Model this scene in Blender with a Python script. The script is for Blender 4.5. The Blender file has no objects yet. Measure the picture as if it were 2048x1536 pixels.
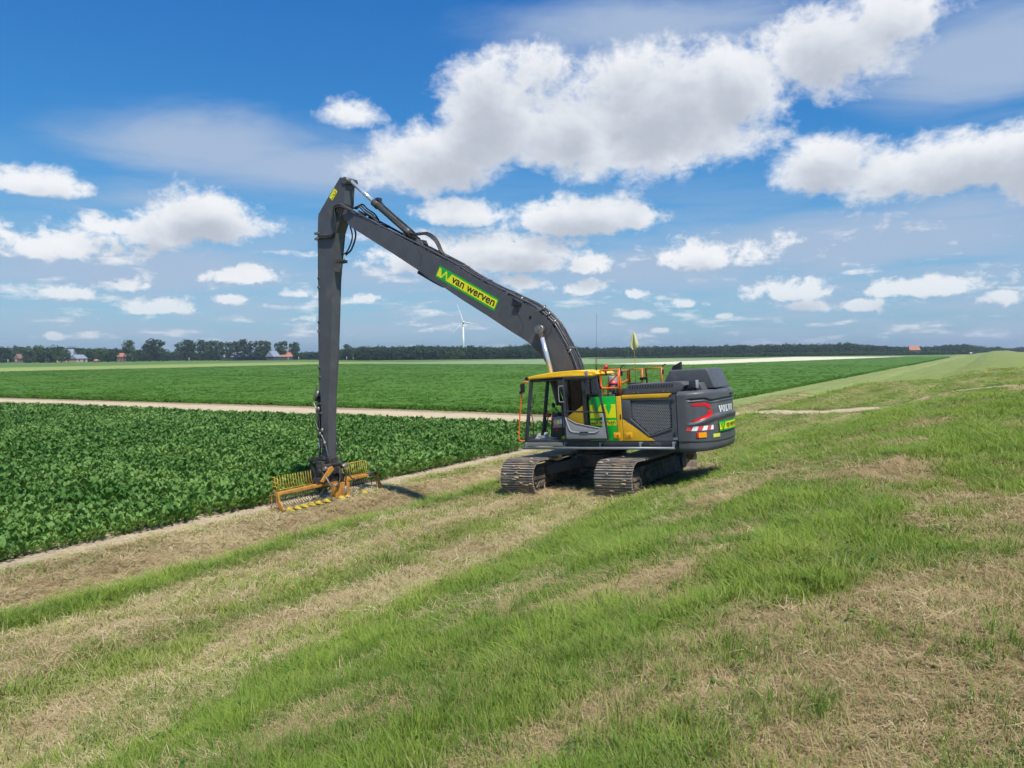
import bpy, bmesh, math, random
import numpy as np
from mathutils import Vector, Matrix

random.seed(7)
RNG = np.random.default_rng(11)
R = math.radians
SC = bpy.context.scene
COL = SC.collection

# ------------------------------------------------------------------ camera
EYE = 3.6                       # eye height over the machine's berm; the ditch runs along +y, x is across it
YAW, PITCH, ROLL = R(32.0), math.atan(63.5 / 1540.0), math.atan(15 / 2048.0)
cam_d = bpy.data.cameras.new("camera"); cam = bpy.data.objects.new("camera", cam_d); COL.objects.link(cam)
cam_d.sensor_width = 36.0; cam_d.lens = 36.0 * 1540.0 / 2048.0
cam_d.clip_start = 0.05; cam_d.clip_end = 20000
cam.matrix_world = (Matrix.Translation((0, 0, EYE)) @ Matrix.Rotation(YAW, 4, 'Z')
                    @ Matrix.Rotation(math.pi / 2 - PITCH, 4, 'X') @ Matrix.Rotation(-ROLL, 4, 'Z'))
SC.camera = cam

# ------------------------------------------------------------------ exposure and render
SC.view_settings.view_transform = 'Standard'; SC.view_settings.look = 'None'
SC.view_settings.gamma = 1.0; SC.view_settings.exposure = 0.35
SC.view_settings.use_curve_mapping = False
SC.cycles.max_bounces = 6; SC.cycles.diffuse_bounces = 2; SC.cycles.glossy_bounces = 3
SC.cycles.transparent_max_bounces = 12; SC.cycles.transmission_bounces = 4
SC.cycles.use_adaptive_sampling = True; SC.cycles.adaptive_threshold = 0.045
SC.cycles.caustics_reflective = False; SC.cycles.caustics_refractive = False

# ------------------------------------------------------------------ sun
SUN_EL = R(60)
sun_h = Vector((0.865, -0.497, 0)).normalized()
sun_dir = Vector((sun_h.x * math.cos(SUN_EL), sun_h.y * math.cos(SUN_EL), math.sin(SUN_EL)))
sl = bpy.data.lights.new("sun", 'SUN'); sl.energy = 4.6; sl.angle = R(0.53); sl.color = (1.0, 0.955, 0.88)
so = bpy.data.objects.new("sun", sl); COL.objects.link(so)
so.rotation_euler = sun_dir.to_track_quat('Z', 'Y').to_euler(); so.location = (20, -15, 40)

# ------------------------------------------------------------------ world: Nishita sky with fair-weather cumulus
W = bpy.data.worlds.new("World"); SC.world = W; W.use_nodes = True
nt = W.node_tree; nt.nodes.clear()
class NB:
    def __init__(s, t): s.t = t
    def new(s, typ, **kw):
        n = s.t.nodes.new(typ)
        for k, v in kw.items(): setattr(n, k, v)
        return n
    def put(s, sock, v):
        if isinstance(v, bpy.types.NodeSocket): s.t.links.new(v, sock)
        elif v is not None: sock.default_value = v
    def m(s, op, a, b=None, c=None, clamp=False):
        n = s.new('ShaderNodeMath', operation=op, use_clamp=clamp)
        for i, v in enumerate((a, b, c)): s.put(n.inputs[i], v)
        return n.outputs[0]
    def v(s, op, a, b=None, c=None, scale=None):
        n = s.new('ShaderNodeVectorMath', operation=op)
        for i, x in enumerate((a, b, c)):
            if x is not None: s.put(n.inputs[i], x)
        if scale is not None: s.put(n.inputs['Scale'], scale)
        return n.outputs['Value'] if op in ('LENGTH', 'DOT_PRODUCT', 'DISTANCE') else n.outputs[0]
    def noise(s, vec, scale, detail=4, rough=.55, dist=0, dim='3D', lac=2.0):
        n = s.new('ShaderNodeTexNoise', noise_dimensions=dim)
        s.put(n.inputs['Vector'], vec); s.put(n.inputs['Scale'], scale); s.put(n.inputs['Detail'], detail)
        s.put(n.inputs['Roughness'], rough); s.put(n.inputs['Distortion'], dist); s.put(n.inputs['Lacunarity'], lac)
        return n.outputs[0]
    def sstep(s, x, lo, hi, a=0.0, b=1.0):
        n = s.new('ShaderNodeMapRange', interpolation_type='SMOOTHSTEP')
        for i, q in enumerate((x, lo, hi, a, b)): s.put(n.inputs[i], q)
        return n.outputs[0]
    def lin(s, x, lo, hi, a=0.0, b=1.0):
        n = s.new('ShaderNodeMapRange', interpolation_type='LINEAR', clamp=True)
        for i, q in enumerate((x, lo, hi, a, b)): s.put(n.inputs[i], q)
        return n.outputs[0]
    def mix(s, f, a, b, mode='MIX'):
        n = s.new('ShaderNodeMix', data_type='RGBA', blend_type=mode)
        s.put(n.inputs[0], f)
        for i, x in ((6, a), (7, b)):
            if isinstance(x, tuple) and len(x) == 3: x = (*x, 1)
            s.put(n.inputs[i], x)
        return n.outputs[2]
    def ramp(s, f, stops, interp='LINEAR'):
        n = s.new('ShaderNodeValToRGB'); n.color_ramp.interpolation = interp
        e = n.color_ramp.elements
        while len(e) < len(stops): e.new(.5)
        for k, (p, c) in enumerate(stops): e[k].position = p; e[k].color = (*c, 1)
        s.put(n.inputs[0], f); return n.outputs[0]
    def comb(s, x, y, z):
        n = s.new('ShaderNodeCombineXYZ')
        for i, q in enumerate((x, y, z)): s.put(n.inputs[i], q)
        return n.outputs[0]
    def sep(s, v):
        n = s.new('ShaderNodeSeparateXYZ'); s.put(n.inputs[0], v); return n.outputs
nb = NB(nt)
sky = nb.new('ShaderNodeTexSky', sky_type='NISHITA', sun_disc=False)
sky.sun_elevation = SUN_EL; sky.sun_rotation = math.atan2(sun_h.x, sun_h.y)
sky.altitude = 0; sky.air_density = 1.0; sky.dust_density = 0.6; sky.ozone_density = 2.4
sp = nb.new('ShaderNodeSeparateColor'); nt.links.new(sky.outputs[0], sp.inputs[0])
skycol = nb.new('ShaderNodeCombineColor')                 # clear, deep blue rendering of the same sky
for ci, (k0, c0, ex) in enumerate(((.155, .101, 1.55), (1.34, .1975, 1.02), (4.25, .375, .60))):
    nb.put(skycol.inputs[ci], nb.m('MULTIPLY', nb.m('POWER', nb.m('MULTIPLY', sp.outputs[ci], .1 / c0), ex), k0))
d = nb.new('ShaderNodeTexCoord').outputs['Generated']
u = nb.v('DOT_PRODUCT', d, (math.cos(YAW), math.sin(YAW), 0))
w = nb.v('DOT_PRODUCT', d, (-math.sin(YAW), math.cos(YAW), 0))
dz = nb.sep(d)[2]
az = nb.m('ARCTAN2', u, w); el = nb.m('ARCSINE', dz)
# cumulus: (azimuth, elevation of the base line, half width, height) in radians from the heading of the ditch field
CUM = [(0.1836, 0.2664, 0.1695, 0.1053, 0.0543, 1.5), (0.2819, 0.3087, 0.0839, 0.0655, 0.0686, 1.3), (0.0816, 0.2615, 0.1097, 0.0841, 0.0518, 1.3), (-0.0221, 0.293, 0.0844, 0.0779, 0.0714, 1.15),
       (-0.0997, 0.235, 0.1222, 0.0582, 0.0388, 1.1), (-0.1918, 0.2892, 0.0469, 0.0223, 0.0178, 0.8), (0.3805, 0.3364, 0.112, 0.0663, 0.0543, 0.9), (0.4511, 0.3651, 0.0789, 0.0409, 0.0351, 0.7),
       (0.0234, 0.3338, 0.0714, 0.039, 0.039, 0.6), (0.5172, 0.194, 0.1423, 0.048, 0.031, 1.2), (0.3805, 0.2108, 0.0644, 0.0452, 0.0271, 1.0), (0.5922, 0.2003, 0.0715, 0.0404, 0.0431, 1.2),
       (0.4668, 0.1828, 0.0725, 0.0232, 0.0232, 0.7), (0.0816, 0.1627, 0.1032, 0.0401, 0.0181, 1.2), (-0.0642, 0.1734, 0.0595, 0.0272, 0.0143, 1.1), (0.1584, 0.1606, 0.0285, 0.0269, 0.0141, 1.0),
       (0.0104, 0.1192, 0.0974, 0.0422, 0.026, 1.2), (-0.0932, 0.1194, 0.0901, 0.0388, 0.0259, 1.0), (0.2395, 0.1129, 0.0674, 0.029, 0.0114, 1.1), (0.2998, 0.121, 0.0652, 0.0217, 0.0124, 0.6),
       (0.1042, 0.1102, 0.0546, 0.0194, 0.0116, 1.0), (-0.3738, 0.1523, 0.0844, 0.0514, 0.0193, 1.4), (-0.4234, 0.1409, 0.054, 0.0326, 0.0178, 0.9), (-0.5356, 0.1229, 0.096, 0.0307, 0.0251, 1.2),
       (-0.4837, 0.1458, 0.0458, 0.0184, 0.0144, 1.0), (-0.5452, 0.1819, 0.0593, 0.0278, 0.01, 1.1), (-0.6389, 0.1259, 0.067, 0.0365, 0.0235, 1.1), (-0.3338, 0.0908, 0.0435, 0.016, 0.0074, 1.0),
       (-0.3453, 0.0638, 0.0253, 0.011, 0.0055, 1.0), (-0.4331, 0.054, 0.0401, 0.0153, 0.0059, 1.1), (-0.5211, 0.068, 0.0342, 0.0141, 0.0073, 0.9), (-0.4657, 0.0783, 0.0363, 0.0139, 0.0075, 0.8),
       (-0.2687, 0.0735, 0.0362, 0.0088, 0.005, 0.7), (0.3349, 0.0677, 0.0579, 0.0215, 0.011, 1.0), (0.5023, 0.0684, 0.0773, 0.0194, 0.0091, 1.15), (0.5672, 0.0532, 0.0277, 0.0164, 0.0077, 1.0),
       (0.4272, 0.0516, 0.0269, 0.0089, 0.0053, 0.9), (0.0169, 0.0902, 0.0389, 0.0195, 0.0117, 1.0), (0.0881, 0.0797, 0.0515, 0.0162, 0.0091, 1.0), (0.1584, 0.0709, 0.0253, 0.0103, 0.0058, 0.8),
       (0.1552, 0.0447, 0.0241, 0.0083, 0.0045, 1.0), (0.221, 0.0569, 0.0247, 0.0101, 0.0057, 0.9), (0.1899, 0.0257, 0.0138, 0.0051, 0.0032, 0.9), (0.2669, 0.0416, 0.0133, 0.0056, 0.0031, 0.9),
       (0.3579, 0.0518, 0.0285, 0.0091, 0.0055, 0.8), (-0.1824, 0.068, 0.0251, 0.0083, 0.0051, 0.8), (-0.2687, 0.0423, 0.0241, 0.0063, 0.0038, 0.7), (-0.5356, 0.0202, 0.012, 0.0056, 0.0034, 0.8),
       (0.6919, 0.1951, 0.077, 0.045, 0.035, 1.1), (-0.7285, 0.1607, 0.0651, 0.0388, 0.0242, 1.1), (0.7109, 0.0858, 0.0559, 0.0197, 0.0123, 1.1)]
VEIL = [(-0.3681, 0.2428, 0.1696, 0.0515, 0.0454, 1.15), (-0.2382, 0.2277, 0.233, 0.0379, 0.0473, 1.1), (-0.385, 0.2696, 0.1116, 0.0241, 0.0361, 0.7), (0.1773, 0.3842, 0.2076, 0.0575, 0.0384, 1.0),
       (0.5414, 0.3009, 0.1526, 0.0668, 0.0556, 1.1), (0.4136, 0.124, 0.3376, 0.0476, 0.0476, 1.2), (0.1773, 0.1098, 0.2894, 0.0384, 0.0511, 1.1), (-0.4395, 0.0995, 0.2393, 0.047, 0.047, 1.15),
       (-0.1571, 0.0935, 0.209, 0.0449, 0.0385, 0.7), (0.5172, 0.1502, 0.1472, 0.0395, 0.0226, 0.7), (-0.4395, 0.1801, 0.1064, 0.0235, 0.0235, 0.6)]
def cumulus(el_s, noise_amt, flat=True):
    """density of the cumulus layer at (az, el_s)"""
    p = nb.comb(az, el_s, 0.0)
    acc = None
    for i, (a, e, rx, rt, rb, wt) in enumerate(CUM):
        if not flat and rx < .045: continue
        if flat and rx > .03:
            q = nb.v('MULTIPLY_ADD', p, (1 / rx, 1 / rt, 0), (-a / rx, -e / rt, 0))
            q = nb.v('MAXIMUM', q, nb.v('MULTIPLY', q, (-1, -rt / rb, 0)))
        else:
            rm = (rt + rb) / 2; em = e + (rt - rb) / 2
            q = nb.v('MULTIPLY_ADD', p, (1 / rx, 1 / rm, 0), (-a / rx, -em / rm, 0))
        f = nb.m('MULTIPLY_ADD', nb.v('LENGTH', q), -wt, wt)
        acc = f if acc is None else nb.m('MAXIMUM', acc, f)
    return nb.m('ADD', nb.m('MAXIMUM', acc, -0.6), noise_amt)
zc = nb.m('MAXIMUM', dz, 0.0)
# noise in direction space; finer towards the horizon where the clouds are far away
shr = nb.m('DIVIDE', 1.0, nb.m('ADD', zc, 0.16))
nv = nb.comb(nb.m('MULTIPLY', az, 1.0), nb.m('MULTIPLY', el, 1.35), 0.3)
n1 = nb.noise(nv, 9.0, 7, .62, .25)
n2 = nb.noise(nb.v('ADD', nv, (3.1, 1.7, .4)), 42.0, 4, .62, .3)
nz = nb.m('ADD', nb.m('MULTIPLY', nb.m('SUBTRACT', n1, .5), 1.9), nb.m('MULTIPLY', nb.m('SUBTRACT', n2, .5), nb.sstep(el, .06, .24, 2.4, .82)))
# small far clouds in a flat layer, everywhere in the sky
plane = nb.v('MULTIPLY', nb.comb(nb.m('MULTIPLY', u, shr), nb.m('MULTIPLY', w, shr), nb.m('MULTIPLY', shr, .0)), (1.0, 1.0, 1.0))
n3 = nb.noise(plane, 2.6, 5, .58, .2)
fare = nb.m('SUBTRACT', nb.m('MULTIPLY', nb.m('SUBTRACT', n3, .5), 3.0), nb.sstep(el, 0.10, 0.26, 0.16, 0.75))
fare_n = nb.m('ADD', fare, nb.m('MULTIPLY', nb.m('SUBTRACT', n2, .5), .9))
dens = nb.m('MAXIMUM', cumulus(el, nz), fare_n)
up_shift = nb.m('ADD', el, 0.026)
nv2 = nb.comb(az, nb.m('MULTIPLY', up_shift, 1.35), 0.3)
n1u = nb.noise(nv2, 9.0, 4, .6, .25)
dens_up = cumulus(up_shift, nb.m('MULTIPLY', nb.m('SUBTRACT', n1u, .5), 2.0), False)
alpha = nb.sstep(dens, -0.06, 0.54)
edge = nb.sstep(dens, 0.05, 0.9)
shade = nb.sstep(nb.m('ADD', nb.m('MULTIPLY', dens_up, .85), nb.m('ADD', nb.m('MULTIPLY', dens, .15), nb.m('MULTIPLY', nb.m('SUBTRACT', n1, .5), .9))), -0.20, 1.2)
cl_col = nb.ramp(shade, [(0.0, (.74, .75, .765)), (0.3, (.66, .68, .71)), (0.65, (.53, .56, .61)), (1.0, (.41, .44, .495))])
# thin veils
acc = None
pv = nb.comb(az, el, 0.0)
for (a, e, rx, rt, rb, wt) in VEIL:
    q = nb.v('MULTIPLY_ADD', pv, (1 / rx, 1 / rt, 0), (-a / rx, -e / rt, 0))
    q = nb.v('MAXIMUM', q, nb.v('MULTIPLY', q, (-1, -rt / rb, 0)))
    f = nb.m('MULTIPLY_ADD', nb.v('LENGTH', q), -wt, wt)
    acc = f if acc is None else nb.m('MAXIMUM', acc, f)
nvv = nb.comb(nb.m('MULTIPLY', az, .7), nb.m('MULTIPLY', el, 3.4), .9)
nve = nb.noise(nvv, 5.0, 5, .62, .5)
veil = nb.sstep(nb.m('ADD', acc, nb.m('MULTIPLY', nb.m('SUBTRACT', nve, .5), 1.5)), -0.22, 0.90, 0.0, .85)
low = nb.m('MULTIPLY', nb.sstep(el, 0.05, 0.27, 1.0, 0.0), nb.sstep(nb.noise(nb.comb(az, nb.m('MULTIPLY', el, 7.0), .2), 6.0, 4, .6), .34, .66, .24, .74))
veil = nb.m('MAXIMUM', veil, low)
above = nb.sstep(dz, -0.01, 0.02)
fadeh = nb.m('MULTIPLY', above, nb.sstep(el, 0.0, .12, .62, .96))
b_sky = nb.new('ShaderNodeBackground'); b_sky.inputs['Strength'].default_value = 0.10
nt.links.new(skycol.outputs[0], b_sky.inputs['Color'])
def compose(al, vl, col):
    """clear sky behind a thin veil behind the cumulus"""
    al = nb.m('MULTIPLY', al, fadeh); vl = nb.m('MULTIPLY', vl, above)
    bv = nb.new('ShaderNodeBackground'); bv.inputs['Color'].default_value = (.34, .42, .55, 1)
    bc = nb.new('ShaderNodeBackground'); nb.put(bc.inputs['Color'], col)
    m1 = nb.new('ShaderNodeMixShader'); nb.put(m1.inputs[0], vl); nt.links.new(b_sky.outputs[0], m1.inputs[1]); nt.links.new(bv.outputs[0], m1.inputs[2])
    m2 = nb.new('ShaderNodeMixShader'); nb.put(m2.inputs[0], al); nt.links.new(m1.outputs[0], m2.inputs[1]); nt.links.new(bc.outputs[0], m2.inputs[2])
    return m2.outputs[0]
full = compose(alpha, veil, cl_col)
# further round the sky the big clouds named above have faded out; only the scattered layer and the haze band go on
dens_o = nb.m('MAXIMUM', nb.m('ADD', nz, -.6), fare_n)
rest = compose(nb.sstep(dens_o, -0.08, 0.80), low, (.60, .625, .665, 1))
inside = nb.m('MULTIPLY', nb.m('LESS_THAN', nb.m('ABSOLUTE', az), 1.0), nb.m('LESS_THAN', el, .62))
pick = nb.new('ShaderNodeMixShader'); nb.put(pick.inputs[0], inside)
nt.links.new(rest, pick.inputs[1]); nt.links.new(full, pick.inputs[2])
wo = nb.new('ShaderNodeOutputWorld'); nt.links.new(pick.outputs[0], wo.inputs[0])
W.cycles.sampling_method = 'MANUAL'; W.cycles.sample_map_resolution = 512

# ------------------------------------------------------------------ helpers
class MB:
    """collects faces of one mesh; mi = material slot"""
    def __init__(s): s.v = []; s.f = []; s.m = []; s.sm = []
    def add(s, vs, fs, mi=0, smooth=False):
        o = len(s.v); s.v += [tuple(p) for p in vs]
        for f in fs: s.f.append([o + i for i in f]); s.m.append(mi); s.sm.append(smooth)
        return s
    def box(s, x0, x1, y0, y1, z0, z1, mi=0, M=None):
        vs = [(x, y, z) for z in (z0, z1) for y in (y0, y1) for x in (x0, x1)]
        if M is not None: vs = [tuple(M @ Vector(p)) for p in vs]
        return s.add(vs, [(0, 2, 3, 1), (4, 5, 7, 6), (0, 1, 5, 4), (2, 6, 7, 3), (0, 4, 6, 2), (1, 3, 7, 5)], mi)
    def prism(s, poly, y0, y1, mi=0, smooth=False):
        """polygon in (x, z) extruded along y"""
        n = len(poly)
        ar = sum(poly[i][0] * poly[(i + 1) % n][1] - poly[(i + 1) % n][0] * poly[i][1] for i in range(n))
        if ar < 0: poly = poly[::-1]
        vs = [(x, y0, z) for x, z in poly] + [(x, y1, z) for x, z in poly]
        fs = [tuple(range(n)), tuple(range(2 * n - 1, n - 1, -1))]
        fs += [(i, n + i, n + (i + 1) % n, (i + 1) % n) for i in range(n)]
        return s.add(vs, fs, mi, smooth)
    def slab(s, poly3, off, mi=0):
        """3-D polygon with a thickness vector"""
        n = len(poly3); o = Vector(off)
        vs = [tuple(p) for p in poly3] + [tuple(Vector(p) + o) for p in poly3]
        fs = [tuple(range(n - 1, -1, -1)), tuple(range(n, 2 * n))] + [(i, (i + 1) % n, n + (i + 1) % n, n + i) for i in range(n)]
        return s.add(vs, fs, mi)
    def tube(s, pts, r, n=8, mi=0, caps=True, smooth=True):
        pts = [Vector(p) for p in pts]; k = len(pts)
        rs = r if isinstance(r, (list, tuple)) else [r] * k
        vs = []; a = None
        for i, p in enumerate(pts):
            t = (pts[min(i + 1, k - 1)] - pts[max(i - 1, 0)]).normalized()
            if a is None:
                a = t.orthogonal().normalized()
            a = (a - t * a.dot(t)).normalized(); b = t.cross(a)
            for j in range(n):
                w = 2 * math.pi * j / n
                vs.append(tuple(p + (a * math.cos(w) + b * math.sin(w)) * rs[i]))
        fs = [(i * n + j, i * n + (j + 1) % n, (i + 1) * n + (j + 1) % n, (i + 1) * n + j) for i in range(k - 1) for j in range(n)]
        s.add(vs, fs, mi, smooth)
        if caps:
            o = len(s.v) - n * k
            s.f.append([o + j for j in range(n - 1, -1, -1)]); s.m.append(mi); s.sm.append(False)
            s.f.append([o + (k - 1) * n + j for j in range(n)]); s.m.append(mi); s.sm.append(False)
        return s
    def ball(s, c, r, nu=10, nv=6, mi=0):
        c = Vector(c); r = (r, r, r) if not hasattr(r, '__len__') else r
        vs = [(c.x, c.y, c.z - r[2])]
        for i in range(1, nv):
            ph = -math.pi / 2 + math.pi * i / nv
            for j in range(nu):
                t = 2 * math.pi * j / nu
                vs.append((c.x + r[0] * math.cos(ph) * math.cos(t), c.y + r[1] * math.cos(ph) * math.sin(t), c.z + r[2] * math.sin(ph)))
        vs.append((c.x, c.y, c.z + r[2])); fs = []
        for j in range(nu): fs.append((0, 1 + (j + 1) % nu, 1 + j))
        for i in range(nv - 2):
            for j in range(nu):
                a = 1 + i * nu + j; b = 1 + i * nu + (j + 1) % nu
                fs.append((a, b, b + nu, a + nu))
        t = len(vs) - 1; o = 1 + (nv - 2) * nu
        for j in range(nu): fs.append((o + j, o + (j + 1) % nu, t))
        return s.add(vs, fs, mi, True)
    def mesh(s, name, mats, bevel=0, seg=2):
        me = bpy.data.meshes.new(name); me.from_pydata(s.v, [], s.f)
        for m in (mats if isinstance(mats, (list, tuple)) else [mats]): me.materials.append(m)
        me.polygons.foreach_set('material_index', s.m); me.polygons.foreach_set('use_smooth', s.sm)
        me.update()
        if bevel:
            bm = bmesh.new(); bm.from_mesh(me)
            bmesh.ops.remove_doubles(bm, verts=bm.verts, dist=1e-5)
            ed = [e for e in bm.edges if len(e.link_faces) == 2 and e.calc_face_angle(0) > R(28)]
            bmesh.ops.bevel(bm, geom=ed, offset=bevel, segments=seg, profile=.6, affect='EDGES', clamp_overlap=True)
            for f in bm.faces: f.smooth = True
            bm.to_mesh(me); bm.free()
            me.set_sharp_from_angle(angle=R(35))
        return me
    def build(s, name, mats, parent=None, bevel=0, seg=2, **props):
        o = bpy.data.objects.new(name, s.mesh(name, mats, bevel, seg)); COL.objects.link(o)
        if parent is not None: o.parent = parent
        for k, v in props.items(): o[k] = v
        return o
def empty(name, M=None, **props):
    o = bpy.data.objects.new(name, None); COL.objects.link(o); o.empty_display_size = .3
    if M is not None: o.matrix_world = M
    for k, v in props.items(): o[k] = v
    return o
def link_copy(src_mesh, name, parent=None, M=None, **props):
    o = bpy.data.objects.new(name, src_mesh); COL.objects.link(o)
    if parent is not None: o.parent = parent
    if M is not None: o.matrix_local = M
    for k, v in props.items(): o[k] = v
    return o
def curve_pts(pts, n=8):
    """Catmull-Rom through the points"""
    P = [Vector(p) for p in pts]; P = [P[0] * 2 - P[1]] + P + [P[-1] * 2 - P[-2]]; out = []
    for i in range(1, len(P) - 2):
        for k in range(n):
            t = k / n; a, b, c, e = P[i - 1], P[i], P[i + 1], P[i + 2]
            out.append(.5 * ((2 * b) + (c - a) * t + (2 * a - 5 * b + 4 * c - e) * t * t + (3 * b - a - 3 * c + e) * t ** 3))
    return out + [P[-2]]
def text_polys(txt, height, bold=0.0, width=None):
    """flat letter outlines as (verts2d, faces), lower left corner at the origin"""
    cu = bpy.data.curves.new('t', 'FONT'); cu.body = txt; cu.size = 1.0; cu.offset = bold; cu.resolution_u = 3
    cu.dimensions = '2D'; cu.fill_mode = 'FRONT'
    o = bpy.data.objects.new('t', cu); me = bpy.data.meshes.new_from_object(o)
    V = np.array([v.co[:2] for v in me.vertices]); Fc = [list(p.vertices) for p in me.polygons]
    bpy.data.objects.remove(o); bpy.data.curves.remove(cu); bpy.data.meshes.remove(me)
    V -= V.min(0); s = height / V[:, 1].max(); sx = s if width is None else width / V[:, 0].max()
    return V * np.array([sx, s]), Fc
def put_flat(mb, polys, fn, mi=0):
    V, Fc = polys; mb.add([fn(a, b) for a, b in V], Fc, mi)

# ------------------------------------------------------------------ materials
def pmat(name, col, rough=.5, metal=0.0, var=.12, scale=6.0, bump=0.0, dirt=None, dirt_amt=.5, dirt_scale=3.0, spec=.5, coat=0.0):
    m = bpy.data.materials.new(name); m.use_nodes = True; t = m.node_tree; b = NB(t)
    bs = t.nodes['Principled BSDF']
    oc = b.new('ShaderNodeTexCoord').outputs['Object']
    n = b.noise(oc, scale, 5, .6)
    lo = tuple(c * (1 - var) for c in col); hi = tuple(min(1, c * (1 + var)) for c in col)
    c = b.mix(b.lin(n, .3, .7), lo, hi)
    if dirt:
        dn = b.noise(b.v('ADD', oc, (5, 2, 9)), dirt_scale, 8, .68)
        dm = b.m('MULTIPLY', b.sstep(dn, .62 - .3 * dirt_amt, .78 - .2 * dirt_amt), min(1, dirt_amt * 1.3))
        c = b.mix(dm, c, dirt)
        b.put(bs.inputs['Roughness'], b.lin(dm, 0, 1, rough, .9))
    else:
        b.put(bs.inputs['Roughness'], b.lin(n, .2, .8, max(.03, rough - .06), min(1, rough + .06)))
    b.put(bs.inputs['Base Color'], c)
    bs.inputs['Metallic'].default_value = metal; bs.inputs['Specular IOR Level'].default_value = spec
    bs.inputs['Coat Weight'].default_value = coat; bs.inputs['Coat Roughness'].default_value = .12
    if bump:
        bn = b.new('ShaderNodeBump'); bn.inputs['Strength'].default_value = bump; bn.inputs['Distance'].default_value = .02
        b.put(bn.inputs['Height'], b.noise(oc, scale * 6, 5, .6)); t.links.new(bn.outputs[0], bs.inputs['Normal'])
    return m
def glassmat(name, tint, gloss=.12):
    m = bpy.data.materials.new(name); m.use_nodes = True; t = m.node_tree; t.nodes.clear(); b = NB(t)
    tr = b.new('ShaderNodeBsdfTransparent'); tr.inputs[0].default_value = (*tint, 1)
    gl = b.new('ShaderNodeBsdfGlossy'); gl.inputs['Roughness'].default_value = .02; gl.inputs['Color'].default_value = (.9, .9, .9, 1)
    lw = b.new('ShaderNodeLayerWeight'); lw.inputs[0].default_value = .5
    mx = b.new('ShaderNodeMixShader'); b.put(mx.inputs[0], b.m('MULTIPLY_ADD', b.m('POWER', lw.outputs['Facing'], 4.0), .85, gloss * .25))
    t.links.new(tr.outputs[0], mx.inputs[1]); t.links.new(gl.outputs[0], mx.inputs[2])
    o = b.new('ShaderNodeOutputMaterial'); t.links.new(mx.outputs[0], o.inputs[0])
    return m
def leafmat(name, c0, c1, rough=.45, trans=.35, spec=.4, attr=None, extra=None, patch=None):
    """thin leaf: colour varies by instance attribute or by place"""
    m = bpy.data.materials.new(name); m.use_nodes = True; t = m.node_tree; b = NB(t)
    bs = t.nodes['Principled BSDF']
    if attr:
        an = b.new('ShaderNodeAttribute', attribute_type='INSTANCER', attribute_name=attr); f = an.outputs['Fac']
    else:
        oi = b.new('ShaderNodeObjectInfo'); f = oi.outputs['Random']
    geo = b.new('ShaderNodeNewGeometry')
    f2 = b.m('ADD', f, b.m('MULTIPLY', b.m('SUBTRACT', geo.outputs['Random Per Island'], .5), .45), clamp=True)
    c = b.mix(f2, c0, c1)
    if patch:
        an = b.new('ShaderNodeAttribute', attribute_type='INSTANCER', attribute_name='dry')
        dv_ = b.m('ADD', an.outputs['Fac'], b.m('MULTIPLY', b.m('SUBTRACT', b.m('FRACT', b.m('MULTIPLY', geo.outputs['Random Per Island'], 7.31)), .5), .7), clamp=True)
        c = b.mix(dv_, c, patch)
    b.put(bs.inputs['Base Color'], c); bs.inputs['Roughness'].default_value = rough
    bs.inputs['Specular IOR Level'].default_value = spec
    tl = b.new('ShaderNodeBsdfTranslucent'); b.put(tl.inputs[0], b.mix(1.0, c, (1.0, 1.0, .55), 'MULTIPLY'))
    mx = b.new('ShaderNodeMixShader'); mx.inputs[0].default_value = trans
    t.links.new(bs.outputs[0], mx.inputs[1]); t.links.new(tl.outputs[0], mx.inputs[2])
    t.links.new(mx.outputs[0], t.nodes['Material Output'].inputs[0])
    return m
DUST = (.30, .245, .17)
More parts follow.
